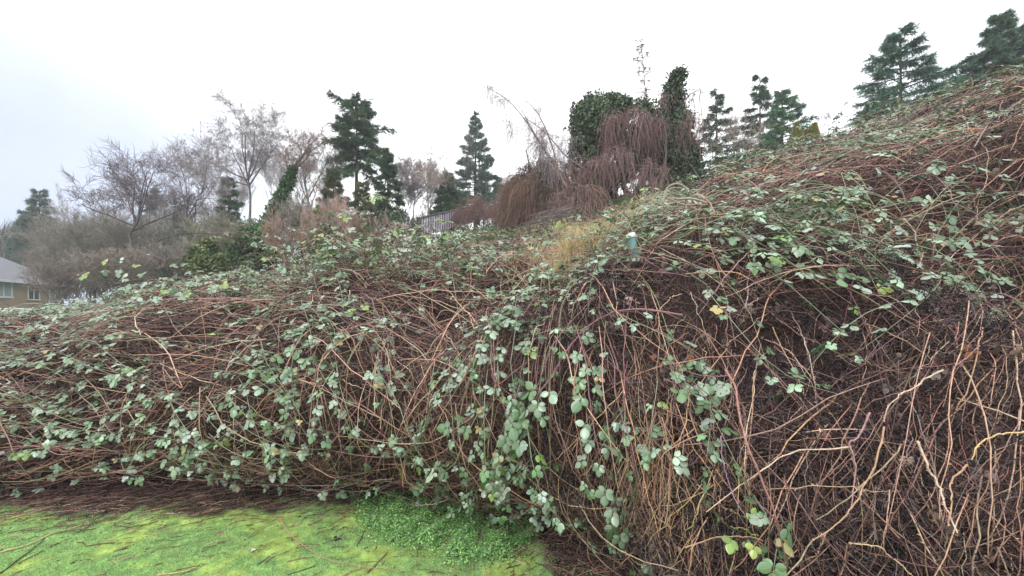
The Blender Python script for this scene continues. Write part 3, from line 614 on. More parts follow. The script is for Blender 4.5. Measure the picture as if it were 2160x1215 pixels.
bare('lone small bare tree on the skyline between golden cypresses and the right slope', unp(1748, 290, 22), T3([(-10, -35), (5, -45), (12, -30)], 22), 1.5, .02, 19, levels=3, spread=.95, up=.1, trunkpath=P3([(1748, 300), (1748, 280), (1747, 265)], 22), col=(.18, .16, .18), tw=.008)
bare('pale twiggy bare tree behind the bramble crest right of the thin see-through fir', unp(1545, 400, 24), T3([(-20, -60), (10, -80), (25, -50)], 24), 3, .04, 20, levels=4, spread=.95, up=.1, trunkpath=P3([(1548, 410), (1546, 370), (1545, 330)], 24), col=(.2, .16, .14))
for i, (px, yb, yt, Yd, lb) in enumerate([
    (448, 575, 330, 34, 'pale fine twigged tree filling the gap left of the tall spreading bare tree'),
    (487, 570, 290, 36, 'pale tree directly behind the tall spreading bare tree, on its left'),
    (585, 560, 290, 34, 'pale fine twigged tree behind the leaning ivy trunk'),
    (618, 550, 270, 37, 'pale tree with upright twigs right of the leaning ivy trunk'),
    (678, 540, 300, 35, 'pale twiggy tree touching the left side of the tallest ragged fir'),
    (845, 500, 350, 33, 'pale twiggy tree right of the drooping dark fir'),
    (905, 480, 350, 36, 'pale round topped bare tree between the drooping fir and the neat pointed fir'),
    (200, 590, 400, 36, 'pale bare tree behind the leftmost spreading one, on its left'),
    (330, 590, 395, 36, 'pale bare tree behind the leftmost spreading one, on its right')]):
    b = unp(px, yb, Yd); h = (yb - yt) / F * Yd
    bare(lb, b, None, h * .78, .06, 300 + i, levels=5, col=(.21, .195, .20), spread=.62, up=.3, tw=.009, nch=(2, 4), crown0=.3)
# mid-ground saplings and shrubs
for i, (px, yt, Yd, lb, cc, ck) in enumerate([
    (640, 430, 11, 'bare pinkish sapling at the left end of the sapling row on the thicket crest', (.2, .15, .135), 60),
    (690, 400, 12, 'tall pinkish bare sapling in front of the olive cedars', (.23, .17, .15), 40),
    (742, 420, 10.5, 'pale many branched sapling right of the tall pinkish one', (.26, .18, .16), 0),
    (800, 450, 11, 'crooked bare sapling with reddish twigs below the drooping dark fir', (.2, .15, .13), 0),
    (850, 470, 9.5, 'whitish bent sapling above the leafy bramble tips', (.3, .25, .24), 0),
    (590, 460, 12, 'catkin hung shrub at the foot of the ivy covered leaning tree', (.2, .14, .12), 140)]):
    b = at(px, Yd); h = CAMZ + (HOR - yt) / F * Yd - b.z
    bare(lb, b, None, h * .85, .022, 100 + i, levels=4, name='bare_sapling', cat='sapling', col=cc, stems=3, spread=.55, up=.35, tw=.0035, catkins=ck, nch=(3, 5), crown0=.4)
for i, (px, yt, Yd, lb, cc) in enumerate([
    (118, 560, 24, 'grey bare shrub in front of the right end of the tan house', (.16, .135, .12)),
    (150, 500, 46, 'brown bare shrub right of the tan house below the leftmost fir', (.16, .14, .12)),
    (190, 500, 27, 'wide grey brown bare shrub left of the leftmost spreading tree', (.15, .14, .12)),
    (225, 490, 27, 'dense bare shrub directly left of the dark forked trunk', (.145, .135, .11)),
    (320, 485, 26, 'dense bare shrub between the dark forked trunk and the slender trees', (.14, .13, .11)),
    (350, 530, 20, 'low twiggy shrub in front of the slender bare trees', (.15, .135, .115)),
    (440, 480, 27, 'tall bare shrub right of the slender bare trees', (.15, .145, .115)),
    (470, 490, 19, 'low bare shrub in front of the dark uneven fir', (.15, .14, .11)),
    (255, 545, 18, 'low brown shrub in front of the leftmost spreading tree', (.16, .14, .12)),
    (650, 450, 20, 'grey bare shrub right of the ivy covered leaning trunk', (.155, .14, .12))]):
    b = at(px, Yd); h = CAMZ + (HOR - yt) / F * Yd - b.z
    bare(lb, b, None, h * 1.05, .04, 200 + i, levels=4, name='bare_shrub', cat='shrub', col=cc, stems=6, spread=.85, up=.2, tw=.0085, crown0=.3)
# low evergreen bushes in the understorey
for i, (px, py, Yd, rx, ry, lb, pal, sz) in enumerate([
    (540, 520, 19, 60, 60, 'dark green ivy bush at the foot of the leaning tree', [(.04,.085,.03),(.06,.11,.035)], .12),
    (440, 550, 16, 40, 45, 'yellow green bush behind the left brambles', [(.09,.12,.035),(.06,.09,.03)], .1),
    (700, 500, 15, 70, 50, 'olive bush behind the bare saplings', OLV, .09),
    (830, 500, 17, 60, 55, 'dark bush left of the corrugated metal fence', DKG, .1),
    (200, 560, 30, 90, 50, 'grey green bush behind the left brambles near the house', [(.08,.09,.05),(.06,.07,.04)], .16),
    (345, 560, 28, 90, 60, 'dark bush behind the slender bare trees', [(.05,.065,.035),(.07,.08,.045)], .16),
    (1490, 385, 14, 45, 30, 'dark ivy bush under the thin see-through fir', DKG, .08),
    (1580, 350, 14, 60, 30, 'green bush on the bramble crest under the pair of firs', [(.05,.08,.04),(.035,.06,.03)], .08)]):
    c = unp(px, py, Yd); g_ = at(px, Yd); rt = empty('evergreen_bush', g_, lb, 'bush')
    tm = MB(); sp = np.stack([np.stack([np.array(g_), np.array(g_) * .5 + c * .5 + R.normal(0, .1, 3), c + R.normal(0, 1, 3) * [rx / F * Yd * .4, .4, ry / F * Yd * .4]]) for _ in range(7)]); tubes(tm, sp, np.array([[.04, .03, .012]]), (.07, .055, .045), 5); part(tm, 'stems', M_bark, rt)
    lm = MB(); leaf_cloud(lm, c, (rx / F * Yd, rx / F * Yd * .8, ry / F * Yd), 9000, sz, pal, seed=i + 3, gs=1.4); part(lm, 'foliage', M_ivy, rt)

# ------------------------------------------------------------------ big ivy covered tree, weeping trees
YI = 16.
def E3(px, py, rx, ry, dy=0): return unp(px, py, YI + dy), (rx / F * YI, min(rx, 80) / F * YI * .9, ry / F * YI)
def drape(mb, starts, n, ln, col, out=.5, r=.006, S=8, sd=.25, gx=0):
    nc_ = max(4, n // 22); ci = R.choice(len(starts), nc_); cc_ = np.array(starts)[ci] + R.normal(0, sd * (1.5 if sd >= .25 else .35), (nc_, 3)) * [1, 1, .8]; cl_ = R.uniform(.35, 1.15, nc_); i = R.integers(0, nc_, n); p0 = cc_[i] + R.normal(0, sd * .3, (n, 3)); ln = ln * cl_[i]
    a = R.uniform(0, 6.28, n); o = R.uniform(0, out, n); L_ = R.uniform(.45, 1, n) * ln; s = np.linspace(0, 1, S)
    P = p0[:, None] + np.stack([(np.cos(a) * o + gx)[:, None] * np.sqrt(s) + .04 * np.sin(9 * s + a[:, None]), (np.sin(a) * o)[:, None] * np.sqrt(s), -L_[:, None] * s ** 1.5 + .12 * L_[:, None] * np.sin(s * 2.4)], -1)
    tubes(mb, P, np.linspace(r, r * .5, S)[None], pick(col, n), 3)
gb = at(1330, YI)
it = empty('ivy_covered_tree', gb, 'huge dark tree smothered in ivy in the middle of the skyline', 'tree')
tm = MB(); limbs = [[(1320, 490), (1325, 430), (1310, 370), (1290, 300)], [(1322, 470), (1345, 400), (1372, 350), (1360, 270)], [(1350, 410), (1400, 370), (1430, 300), (1420, 190)], [(1322, 440), (1270, 390), (1235, 340), (1240, 280)], [(1345, 400), (1420, 395), (1450, 340)]]
for l in limbs: tubes(tm, smooth(P3(l, YI), 10)[None] , np.linspace(.16, .04, 10)[None], (.06, .045, .04), 7)
part(tm, 'trunk', M_bark, it)
lm = MB(); IV = [(.035,.06,.028),(.05,.08,.033),(.025,.045,.022),(.08,.11,.05)]
for j, (a, n) in enumerate([((1262, 262, 62, 58), 9000), ((1235, 330, 38, 70), 6000), ((1335, 270, 60, 60), 8000), ((1300, 340, 55, 55), 5000), ((1420, 285, 42, 60), 7000), ((1440, 345, 40, 60), 5000), ((1385, 330, 50, 50), 5000), ((1260, 400, 38, 45), 3500), ((1320, 455, 42, 45), 6000), ((1415, 400, 40, 35), 3000), ((1240, 240, 28, 34), 2500), ((1300, 225, 34, 26), 2500)]):
    c, r = E3(*a); leaf_cloud(lm, c, r, int(n * 1.3), .12, IV, shell=.6, seed=j, gate=.44)
cp = smooth(P3([(1425, 330), (1418, 260), (1420, 200), (1432, 150)], YI), 50); n = 9000; s = R.uniform(0, 1, n); o_ = path_interp(cp, s)
p = o_ + rv(n) * np.where(R.uniform(size=n) < .15, 1.5, 1)[:, None] * ((.62 * (1 - s) ** .6 + .12) * (.25 + 1.4 * fbm(o_ * 2.6, 4)) * R.uniform(.4, 1, n))[:, None] * [1, 1, .6]
diamonds(lm, p, norm(rv(n) + [0, 0, -.3]), R.uniform(.06, .14, n), R.uniform(.05, .11, n), pick(IV, n)); part(lm, 'ivy', M_ivy, it)
tm = MB(); tubes(tm, np.stack([smooth(P3(l, YI - .3), 8) for l in [[(1428, 170), (1440, 150), (1446, 132)], [(1440, 290), (1465, 240), (1462, 205)], [(1275, 215), (1272, 190), (1268, 176)], [(1425, 300), (1450, 280), (1468, 262)]]]), np.linspace(.02, .008, 8)[None], (.14, .11, .1), 4); part(tm, 'bare_shoots', M_bark, it)
RED = [(.20,.13,.12),(.26,.16,.15),(.15,.10,.095),(.30,.2,.19)]
for lb, sts, n, ln, lbase in [
    ('reddish weeping branches hanging over the left front of the ivy covered tree', [(1290, 262), (1300, 270), (1280, 275), (1310, 300)], 230, 1.25, [(1322, 470), (1318, 380), (1296, 290), (1290, 264)]),
    ('purplish weeping tree draped over the right side of the ivy covered tree', [(1370, 258), (1400, 250), (1430, 255), (1385, 262), (1350, 275), (1445, 270)], 480, 1.7, [(1335, 470), (1390, 400), (1405, 320), (1400, 252)]),
    ('brown weeping branches hanging low beneath the ivy crown, left of its trunk', [(1265, 345), (1290, 345), (1245, 355), (1300, 350), (1225, 345)], 380, 1.5, [(1318, 480), (1305, 420), (1285, 370), (1270, 345)]),
    ('grey weeping curtain hanging beside the ivy covered trunk, low right', [(1345, 375), (1370, 370), (1330, 385), (1400, 350)], 420, 1.5, [(1345, 480), (1365, 430), (1360, 390), (1350, 372)])]:
    b = unp(*lbase[0], YI - .8); rt = empty('weeping_tree', Vector(b), lb, 'tree', 'weeping trees around the ivy covered tree')
    tm = MB(); tubes(tm, smooth(P3(lbase, YI - .8), 10)[None], np.linspace(.07, .025, 10)[None], (.16, .14, .12), 6); part(tm, 'trunk', M_bark, rt)
    lm = MB(); drape(lm, [unp(*s_, YI - 1.0) for s_ in sts], n, ln, RED, out=.55, r=.008, sd=.3); part(lm, 'hanging_twigs', M_bark, rt)
# thin birch top rising behind
bt = smooth(P3([(1335, 470), (1350, 380), (1362, 300), (1364, 230), (1358, 150), (1352, 78)], 18), 24)
rt = empty('slender_birch', Vector(bt[0]), 'thin birch spire rising highest above the ivy covered tree', 'tree'); tm = MB(); tubes(tm, bt[None], np.linspace(.06, .008, 24)[None], (.26, .21, .19), 6); part(tm, 'trunk', M_bark, rt)
lm = MB(); n = 90; s = R.uniform(.45, .98, n); o_ = path_interp(bt, s); a = R.uniform(0, 6.28, n); l_ = R.uniform(.25, .9, n) * (1.15 - s)* 1.8
P = o_[:, None] + np.stack([np.cos(a)[:, None] * l_[:, None] * np.linspace(0, 1, 6), np.sin(a)[:, None] * l_[:, None] * np.linspace(0, 1, 6), l_[:, None] * (1.1 * np.linspace(0, 1, 6) - .9 * np.linspace(0, 1, 6) ** 2)], -1)
tubes(lm, P, np.linspace(.015, .008, 6)[None], (.2, .15, .14), 3); drape(lm, P[:, 3:].reshape(-1, 3), 420, .45, RED, out=.12, r=.004, sd=.03, S=5); part(lm, 'twigs', M_bark, rt)
# weeping birch leaning left
rt = None
bs = [P3([(1218, 440), (1190, 385), (1160, 335), (1120, 270), (1075, 215), (1032, 186)], 15), P3([(1205, 400), (1175, 350), (1130, 290), (1105, 240), (1085, 215)], 15.3), P3([(1180, 380), (1165, 310), (1135, 240), (1100, 205)], 14.8), P3([(1240, 360), (1195, 330), (1150, 280), (1110, 250)], 15.5)]
rt = empty('weeping_birch', Vector(unp(1222, 470, 15)), 'leaning weeping birch with thin hanging twigs against the white sky', 'tree')
tm = MB(); tubes(tm, smooth([unp(1222, 480, 15)] + bs[0], 24)[None], np.linspace(.055, .010, 24)[None], (.3, .22, .17), 6); part(tm, 'trunk', M_bark, rt)
tm = MB(); bb = np.stack([smooth(b, 16) for b in bs[1:]]); tubes(tm, bb, np.linspace(.035, .01, 16)[None], (.24, .17, .14), 5); part(tm, 'limbs', M_bark, rt)
lm = MB(); allp = np.concatenate([smooth(bs[0], 40)[12:]] + [b[5:] for b in bb]); 
drape(lm, allp, 520, 1.3, [(.3,.25,.27),(.34,.26,.25),(.24,.2,.22)], out=.6, r=.005, sd=.2, gx=-.1)
st_ = [unp(x, y, 15.6) for x, y in [(1100, 265), (1130, 270), (1150, 300), (1085, 290), (1170, 320)]]; drape(lm, st_, 480, 1.8, [(.3,.25,.28),(.34,.28,.3)], out=.8, r=.0045, sd=.42, gx=-.1); part(lm, 'hanging_twigs', M_bark, rt)
# brown weeping mound and a small one over the fence
def mound(lb, px, py, rx, ry, Yd, n, pal, inner, ln, nleaf=6000):
    c = unp(px, py, Yd); r = np.array([rx, rx, ry]) / F * Yd; g_ = Vector((c[0], c[1], surfz(c[0], c[1]))); rt = empty('weeping_bush', g_, lb, 'bush')
    tm = MB(); tubes(tm, np.stack([smooth([np.array(g_), (np.array(g_) + c) / 2 + R.normal(0, .15, 3), c + R.normal(0, .3, 3) * r + [0, 0, r[2] * .5]], 8) for _ in range(8)]), np.linspace(.05, .02, 8)[None], (.13, .09, .07), 5); part(tm, 'stems', M_bark, rt)
    if nleaf: lm = MB(); leaf_cloud(lm, c, r * .86, nleaf, .1, inner, shell=.5, seed=9); part(lm, 'foliage', M_ivy, rt)
    d = rv(n); d[:, 2] = np.abs(d[:, 2]) * .9 - .15; d = norm(d); ncl = n // 30; dc = rv(ncl); dc[:, 2] = np.abs(dc[:, 2]) * 1.0 - .45; dc = norm(dc); rc = R.uniform(.45, 1.08, ncl) ** .7; lc = R.uniform(.4, 1.2, ncl); ic = R.integers(0, ncl, n); d = norm(dc[ic] + R.normal(0, .09, (n, 3))); p0 = c + d * r * (rc[ic] * (.45 + 1.05 * fbm(d * 1.7 + px, 2)))[:, None]
    s = np.linspace(0, 1, 6); L_ = R.uniform(.4, 1, n) * ln * lc[ic]
    P = p0[:, None] + np.stack([(d[:, 0] * .45 + R.normal(0, .12, n))[:, None] * np.sqrt(s) + .02 * R.normal(size=(n, 1)), (d[:, 1] * .35)[:, None] * np.sqrt(s) + 0 * L_[:, None], -L_[:, None] * s ** 1.3], -1) + R.normal(0, .01, (n, 6, 3))
    P[..., 2] = np.maximum(P[..., 2], g_.z - .3)
    P = P + np.cumsum(R.normal(0, .022, (n, 6, 3)), 1)
    hm = MB(); tubes(hm, P, np.linspace(.007, .0035, 6)[None], pick(pal, n), 3)
    m2 = n // 3; q0 = c + rv(m2) * r * R.uniform(.3, 1.05, (m2, 1)); d2 = norm(rv(m2) + [0, 0, .25]); l2_ = R.uniform(.2, .8, m2)[:, None]; b2 = rv(m2) * .3
    P2 = np.stack([q0 + d2 * l2_ * u_ + b2 * l2_ * u_ * u_ - np.array([0, 0, .25]) * l2_ * u_ * u_ for u_ in np.linspace(0, 1, 5)], 1); tubes(hm, P2, np.linspace(.008, .003, 5)[None], pick(pal, m2), 3); part(hm, 'hanging_twigs', M_bark, rt)
BR = [(.19,.12,.095),(.15,.10,.085),(.25,.15,.11),(.16,.13,.09)]
mound('big rounded brown weeping bush below the leaning birch', 1140, 420, 72, 88, 16.5, 5200, BR, [(.05,.05,.025),(.07,.055,.03)], 1.5)
mound('reddish brown weeping bush at the foot of the ivy covered tree, behind dry grass', 1225, 450, 52, 70, 14.5, 3600, RED + BR, [(.045,.035,.025)], 1.4, 2500)
mound('small reddish weeping bush drooping over the corrugated fence', 1012, 445, 48, 30, 25, 1500, [(.2,.12,.10),(.16,.09,.08)], BR, 1.1, 0)
# grey twig spray left of the mound
rt = empty('fallen_branch', Vector(unp(1190, 490, 13)), 'grey twiggy fallen branch spreading left from the foot of the brown weeping bush', 'branch')
lm = MB(); n = 500; s = np.linspace(0, 1, 6); a = R.normal(2.5, .35, n); L_ = R.uniform(.5, 2.2, n); o_ = unp(1200, 470, 13) + R.normal(0, .25, (n, 3))
P = o_[:, None] + np.stack([-(L_ * .8)[:, None] * s, (R.normal(0, .3, n))[:, None] * s, -(R.uniform(.1, .75, n) * L_)[:, None] * s ** 1.4], -1); tubes(lm, P, np.linspace(.008, .003, 6)[None], pick([(.2,.17,.17),(.16,.13,.13)], n), 3); part(lm, 'twigs', M_bark, rt)

# distant woods closing the view behind everything on the left
mb = MB(); n = 26000; px = R.uniform(-300, 900, n); Yd = R.uniform(50, 70, n); top = 480 + 40 * (fbm(np.stack([px / 60, px * 0, px * 0], -1), 8) - .5) - np.clip((px - 500) / 10, 0, 30)
fz = R.uniform(0, 1, n) ** .8; py = 600 + 30 - fz * (630 - top) ; X = (px - 1080) / F * Yd; Z = CAMZ + (HOR - py) / F * Yd
blades(mb, np.stack([X, Yd, Z - .5], -1), norm(rv(n) * .5 + [0, 0, 1]), R.uniform(.8, 2.4, n), R.uniform(.05, .22, n), pick([(.10,.10,.085),(.08,.09,.065),(.13,.11,.11),(.06,.08,.05)], n))
tag(mb.build('distant_woods', M_bark), 'grey brown far woods closing the view at the left', 'woods', kind='stuff')

# ------------------------------------------------------------------ ground cover beyond the crest: ivy, dry grass
mb = MB(); n = 60000; k, t = cells(cellA / (Yg + 1) ** 1.6 * (TT[None] > 5.9) * (TT[None] < 8.3) * (np.abs(KU + .25)[:, None] < .95), n)
B = samp(G, k, t) + samp(NN, k, t) * R.uniform(-.02, .25, n)[:, None] * (.3 + fbm(samp(G, k, t) * .8, 12))[:, None]; szz = .028 + .0035 * B[:, 1]
yl = (fbm(B * .35, 77) > .52)[:, None]; c = np.where(yl, pick([(.13,.15,.05),(.10,.13,.045),(.16,.15,.06)], n), pick([(.045,.085,.04),(.06,.115,.055),(.08,.14,.08)], n))
diamonds(mb, B, norm(rv(n) + [0, 0, .1]), szz * R.uniform(.7, 1.4, n), szz * R.uniform(.5, 1, n), c, norm(rv(n) * .6 + [0, -.3, 1]))
tag(mb.build('ivy_ground_cover', M_ivy), 'green ivy and bramble covering the slope below the fence', 'ivy', kind='stuff')
mb = MB(); n = 16000; px = R.normal(1315, 70, n); Yd = R.uniform(3.9, 8.5, n); kp = (px > 1090) & (px < 1445); px, Yd = px[kp], Yd[kp]; n = len(px)
px = px - (Yd < 5.4) * 60; k = (px - 1080) / F; X = k * Yd; tg = np.interp(Yd, G0[150, :, 1][150:], TT[150:])
Z = np.array([0.]); Ps = []
tt = np.linspace(4.2, 8, 160)
for a in range(0, n, 2000):
    kk = k[a:a + 2000]; Q = samp(G, np.repeat(kk, 160), np.tile(tt, len(kk))).reshape(len(kk), 160, 3); j = np.argmin(np.abs(Q[..., 1] - Yd[a:a + 2000, None]), 1); Ps.append(Q[np.arange(len(kk)), j])
B = np.concatenate(Ps); tall = (px > 1310) & (px < 1400) & (Yd > 6.3)
blades(mb, B + rv(n) * .03, norm(rv(n) * .55 + [0, 0, .8]), R.uniform(.12, .32, n) * np.where(tall, 1.9, 1), R.uniform(.004, .011, n), pick([(.58,.44,.27),(.5,.35,.22),(.62,.52,.35),(.35,.36,.14)], n))
tag(mb.build('dry_grass', M_grass), 'straw coloured dry grass patch around the teal tube on the crest', 'dry grass', kind='stuff')

# loose shoots standing above the crest of the thicket
mb = MB(); lm = MB(); n = 960; px = np.concatenate([R.uniform(440, 1010, 400), R.uniform(150, 470, 130), R.uniform(1000, 1500, 110), R.uniform(1480, 2200, 320)]); t = np.where(px > 1480, R.uniform(5.5, 6.15, n), R.uniform(4.9, 6.3, n)); k = (px - 1080) / F
b0 = samp(G, k, t); a = R.uniform(0, 6.28, n); h = R.uniform(.15, .6, n) * np.clip(b0[:, 1] / 5, .8, 1.3) * np.where(px < 470, .5, np.where((px > 600) & (px < 950), 1.5, np.where(px > 1480, .75, .9))); s = np.linspace(0, 1, 9); w_ = h * R.uniform(.4, 1.6, n)
P = b0[:, None] + np.stack([(np.cos(a) * w_)[:, None] * s, (np.sin(a) * w_)[:, None] * s, h[:, None] * (2.1 * s - 1.5 * s * s) - .05], -1) + np.cumsum(R.normal(0, .006, (n, 9, 3)), 1)
tubes(mb, P, np.linspace(.0045, .002, 9)[None], pick(PUR + TAN, n), 4)
tag(mb.build('bramble_shoots', M_cane), 'thin loose bramble shoots standing above the crest of the thicket', 'brambles', kind='stuff')
sel = np.repeat(np.nonzero(R.uniform(size=n) < .8)[0], 6); j = R.uniform(2, 8, len(sel)); i0 = np.minimum(j.astype(int), 7); f = (j - i0)[:, None]
O = P[sel, i0] * (1 - f) + P[sel, i0 + 1] * f; Nl = norm(np.array([0, -.2, 1.]) + rv(len(sel)) * .4); A = norm(rv(len(sel)) * [1, 1, .2] + [0, 0, -.3])
leaves(lm, O + A * .03, A, Nl, R.uniform(.04, .065, len(sel)), pick(GREEN, len(sel), .18, [.2, .2, .2, .15, .2, .05]), R.uniform(size=len(sel)) < .3, near=False)
tag(lm.build('shoot_leaves', M_leaf), 'leaves of the loose bramble shoots along the crest', 'bramble leaves', kind='stuff')

# ------------------------------------------------------------------ house, wall, fence, tube
hs = empty('house', (-41.4, 35.75, 0), 'tan house with grey roof and white framed windows at the far left', 'house')
p0 = np.array([-44.1, 42., 0]); dv = np.array([5.4, -12.5, 0]); dl = np.linalg.norm(dv); dv = dv / dl; nv = np.array([dv[1], -dv[0], 0]) * -1
if np.dot(nv, -p0) < 0: nv = -nv
def box(mb, s0, s1, z0, z1, n0, n1, col):
    V = np.array([p0 + dv * s + nv * n_ + [0, 0, z] for s in (s0, s1) for n_ in (n0, n1) for z in (z0, z1)]); mb.add(V, [[0, 1, 3, 2], [4, 6, 7, 5], [0, 4, 5, 1], [2, 3, 7, 6], [0, 2, 6, 4], [1, 5, 7, 3]], col)
m = MB(); L0 = 16; box(m, 0, L0, 0, 3.9, -9, 0, (.40, .31, .21)); part(m, 'wall', M_paint, hs, False)
m = MB(); e = .5; rp = [(-e, e, 3.85), (L0 + e, e, 3.85), (L0 - 3, -4.5, 7.2), (4.5, -4.5, 7.2), (-e, -9.5, 3.85), (L0 + e, -9.5, 3.85)]
m.add([p0 + dv * s + nv * n_ + [0, 0, z] for s, n_, z in rp] + [p0 + dv * s + nv * n_ + [0, 0, z - .12] for s, n_, z in rp], [[0, 1, 2, 3], [5, 4, 3, 2]], (.2, .2, .23))
m.add([p0 + dv * s + nv * n_ + [0, 0, z] for s, n_, z in rp], [[0, 3, 4], [1, 5, 2]], (.2, .2, .23)); rf = part(m, 'roof', M_roof, hs, False)
m = MB(); box(m, -e, L0 + e, 3.66, 3.86, e, e + .12, (.7, .7, .7)); me = m.mesh('gutter', M_paint, False); me.transform(Matrix.Translation(-hs.location)); o = bpy.data.objects.new('gutter', me); C.objects.link(o); o.parent = rf
m = MB(); V = [p0 + dv * s + nv * n_ + [0, 0, z] for s, n_, z in ((9.2, -1.2, 4.6), (9.2, -1.35, 5.4))]; tubes(m, np.array(V)[None], .06, (.75, .75, .75), 8, True); me = m.mesh('vent_pipe', M_paint); me.transform(Matrix.Translation(-hs.location)); o = bpy.data.objects.new('vent_pipe', me); C.objects.link(o); o.parent = rf
def win(px0, px1, py0, py1, cg, fr=.12, mull=1):
    S = []
    for px in (px0, px1):
        k = (px - 1080) / F; S.append(dl * (42 * k + 44.1) / (5.4 + 12.5 * k))
    s0, s1 = sorted(S); Ym = (p0 + dv * (s0 + s1) / 2)[1]; z1 = CAMZ + (HOR - py0) / F * Ym; z0 = CAMZ + (HOR - py1) / F * Ym
    m = MB(); wc = (.8, .8, .8)
    box(m, s0, s1, z1 - fr, z1, .02, .09, wc); box(m, s0 - .05, s1 + .05, z0 - .02, z0 + fr, .02, .12, wc); box(m, s0, s0 + fr, z0 + fr, z1 - fr, .02, .09, wc); box(m, s1 - fr, s1, z0 + fr, z1 - fr, .02, .09, wc)
    for q_ in range(mull): sm = s0 + (s1 - s0) * (q_ + 1) / (mull + 1); box(m, sm - .04, sm + .04, z0 + fr, z1 - fr, .02, .08, wc)
    wn = part(m, 'window', M_paint, hs, False); m = MB(); box(m, s0 + fr * .5, s1 - fr * .5, z0 + fr * .5, z1 - fr * .5, .01, .04, cg); me = m.mesh('pane', M_glass, False); me.transform(Matrix.Translation(-hs.location)); o = bpy.data.objects.new('pane', me); C.objects.link(o); o.parent = wn
win(-14, 24, 590, 628, (.35, .42, .45)); win(57, 82, 604, 633, (.06, .08, .08), .08); win(102, 126, 612, 640, (.3, .33, .4), .06)
gw = MB(); V = []
def bx(mb, c, d, hl, hw, z0, z1, col):
    d = norm(np.array(d, float)); nn = np.array([-d[1], d[0], 0]); V = np.array([np.array([c[0], c[1], 0]) + d * s + nn * t_ + [0, 0, z] for s in (-hl, hl) for t_ in (-hw, hw) for z in (z0, z1)]); mb.add(V, [[0, 1, 3, 2], [4, 6, 7, 5], [0, 4, 5, 1], [2, 3, 7, 6], [0, 2, 6, 4], [1, 5, 7, 3]], col)
rt = empty('garden_fence', (-29.5, 27, 0), 'low white rail fence in front of the tan house', 'fence')
m = MB(); bx(m, (-29.5, 27), (1, -.25, 0), 5.5, .05, 1.42, 1.6, (.75, .78, .8)); part(m, 'rail', M_paint, rt, False)
m = MB(); bx(m, (-29.5, 27), (1, -.25, 0), 5.5, .03, .95, 1.1, (.75, .78, .8)); part(m, 'rail', M_paint, rt, False)
for i in range(6):
    s_ = -5.2 + i * 2.08; dd = norm(np.array([1, -.25])); m = MB(); bx(m, (-29.5 + dd[0] * s_, 27 + dd[1] * s_), (1, -.25, 0), .06, .08, .2, 1.66, (.75, .78, .8)); part(m, 'post', M_paint, rt, False)
# corrugated metal fence climbing the slope
fa = unp(884, 490, 24); fb = unp(1130, 428, 31)
rt = empty('corrugated_fence', Vector(fa), 'pale corrugated metal fence with a dark top rail climbing the slope', 'fence'); fd = fb - fa; n = 260
s = np.linspace(0, 1, n); hd = norm(np.array([fd[1], -fd[0], 0])); H_ = .75
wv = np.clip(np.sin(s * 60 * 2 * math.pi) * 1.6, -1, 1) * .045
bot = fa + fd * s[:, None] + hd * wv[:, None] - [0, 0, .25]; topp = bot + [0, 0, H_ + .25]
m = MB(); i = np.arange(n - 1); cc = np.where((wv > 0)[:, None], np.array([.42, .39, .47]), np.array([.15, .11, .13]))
m.add(np.concatenate([bot, topp]), np.stack([i, i + 1, i + 1 + n, i + n], -1), np.concatenate([cc, cc])); o = part(m, 'panel', M_metal, rt, False); o.modifiers.new('thick', 'SOLIDIFY').thickness = .01
m = MB(); P = (fa + fd * np.linspace(-.01, 1.01, 8)[:, None] + [0, 0, H_ + .04])[None]; tubes(m, P, .06, (.07, .06, .06), 6, True); part(m, 'top_rail', M_paint, rt)
for q_ in np.linspace(0, 1, 7): m = MB(); pb = fa + fd * q_ - hd * .1; tubes(m, np.stack([pb - [0, 0, .8], pb + [0, 0, H_ + .1]])[None], .05, (.12, .09, .08), 6, True); part(m, 'post', M_paint, rt)
# teal tube with white cap
k0, t0 = hit(1344, 536); tb = samp(G, np.array([k0]), np.array([t0]))[0] + np.array([0, -.2, .02]); Yt = tb[1]; u1 = Yt / F
rt = empty('plastic_tube', Vector(tb), 'short teal plastic tube with a white cap in the dry grass', 'tube'); ax = np.array([-.22, 0, 1.]); 
zb = tb - ax * .1; m = MB(); tubes(m, np.stack([zb, tb + ax * 23 * u1])[None], 8 * u1, (.14, .27, .27), 16, True); part(m, 'body', M_paint, rt)
m = MB(); rr = np.array([[9.2, 9.6, 9.6, 9.0, 7.2]]) * u1; tubes(m, np.stack([tb + ax * z * u1 for z in (18.5, 19, 25, 27, 28)])[None], rr, (.75, .76, .74), 20, True); part(m, 'cap', M_paint, rt)

# ------------------------------------------------------------------ single canes one can point at
def bank_path(pts, off, n=26):
    """control points in the picture -> points on the bank, lifted off it by off metres along its normal"""
    W = []
    for i, (px, py) in enumerate(pts):
        k, t = hit(px, py); p = samp(G, np.array([k]), np.array([t]))[0]; o_ = off[i] if isinstance(off, (list, tuple)) else off; W.append(p[1] - o_)
    W = np.convolve(np.pad(W, 1, 'edge'), [.25, .5, .25], 'valid')
    return smooth([unp(px, py, Yd) for (px, py), Yd in zip(pts, W)], n)
leafmesh = {}
def leaf_variant(i, yellow=False):
    key = (i, yellow)
    if key not in leafmesh:
        m = MB(); c = pick(GREEN[:4] if not yellow else [(.16,.28,.04),(.24,.30,.04)], 1, .1)
        leaves(m, np.array([[0, .02, 0.]]), np.array([[0, 1., 0]]), np.array([[0, 0, 1.]]), np.array([1.]) * .05, c, np.array([i % 2 == 0]))
        tubes(m, np.array([[[0, -.03, -.012], [0, 0, 0], [0, .04, 0.002]]]), np.array([[.0012, .001, .0007]]), (.16, .16, .09), 3)
        leafmesh[key] = m.mesh('leaf', M_leaf)
    return leafmesh[key]
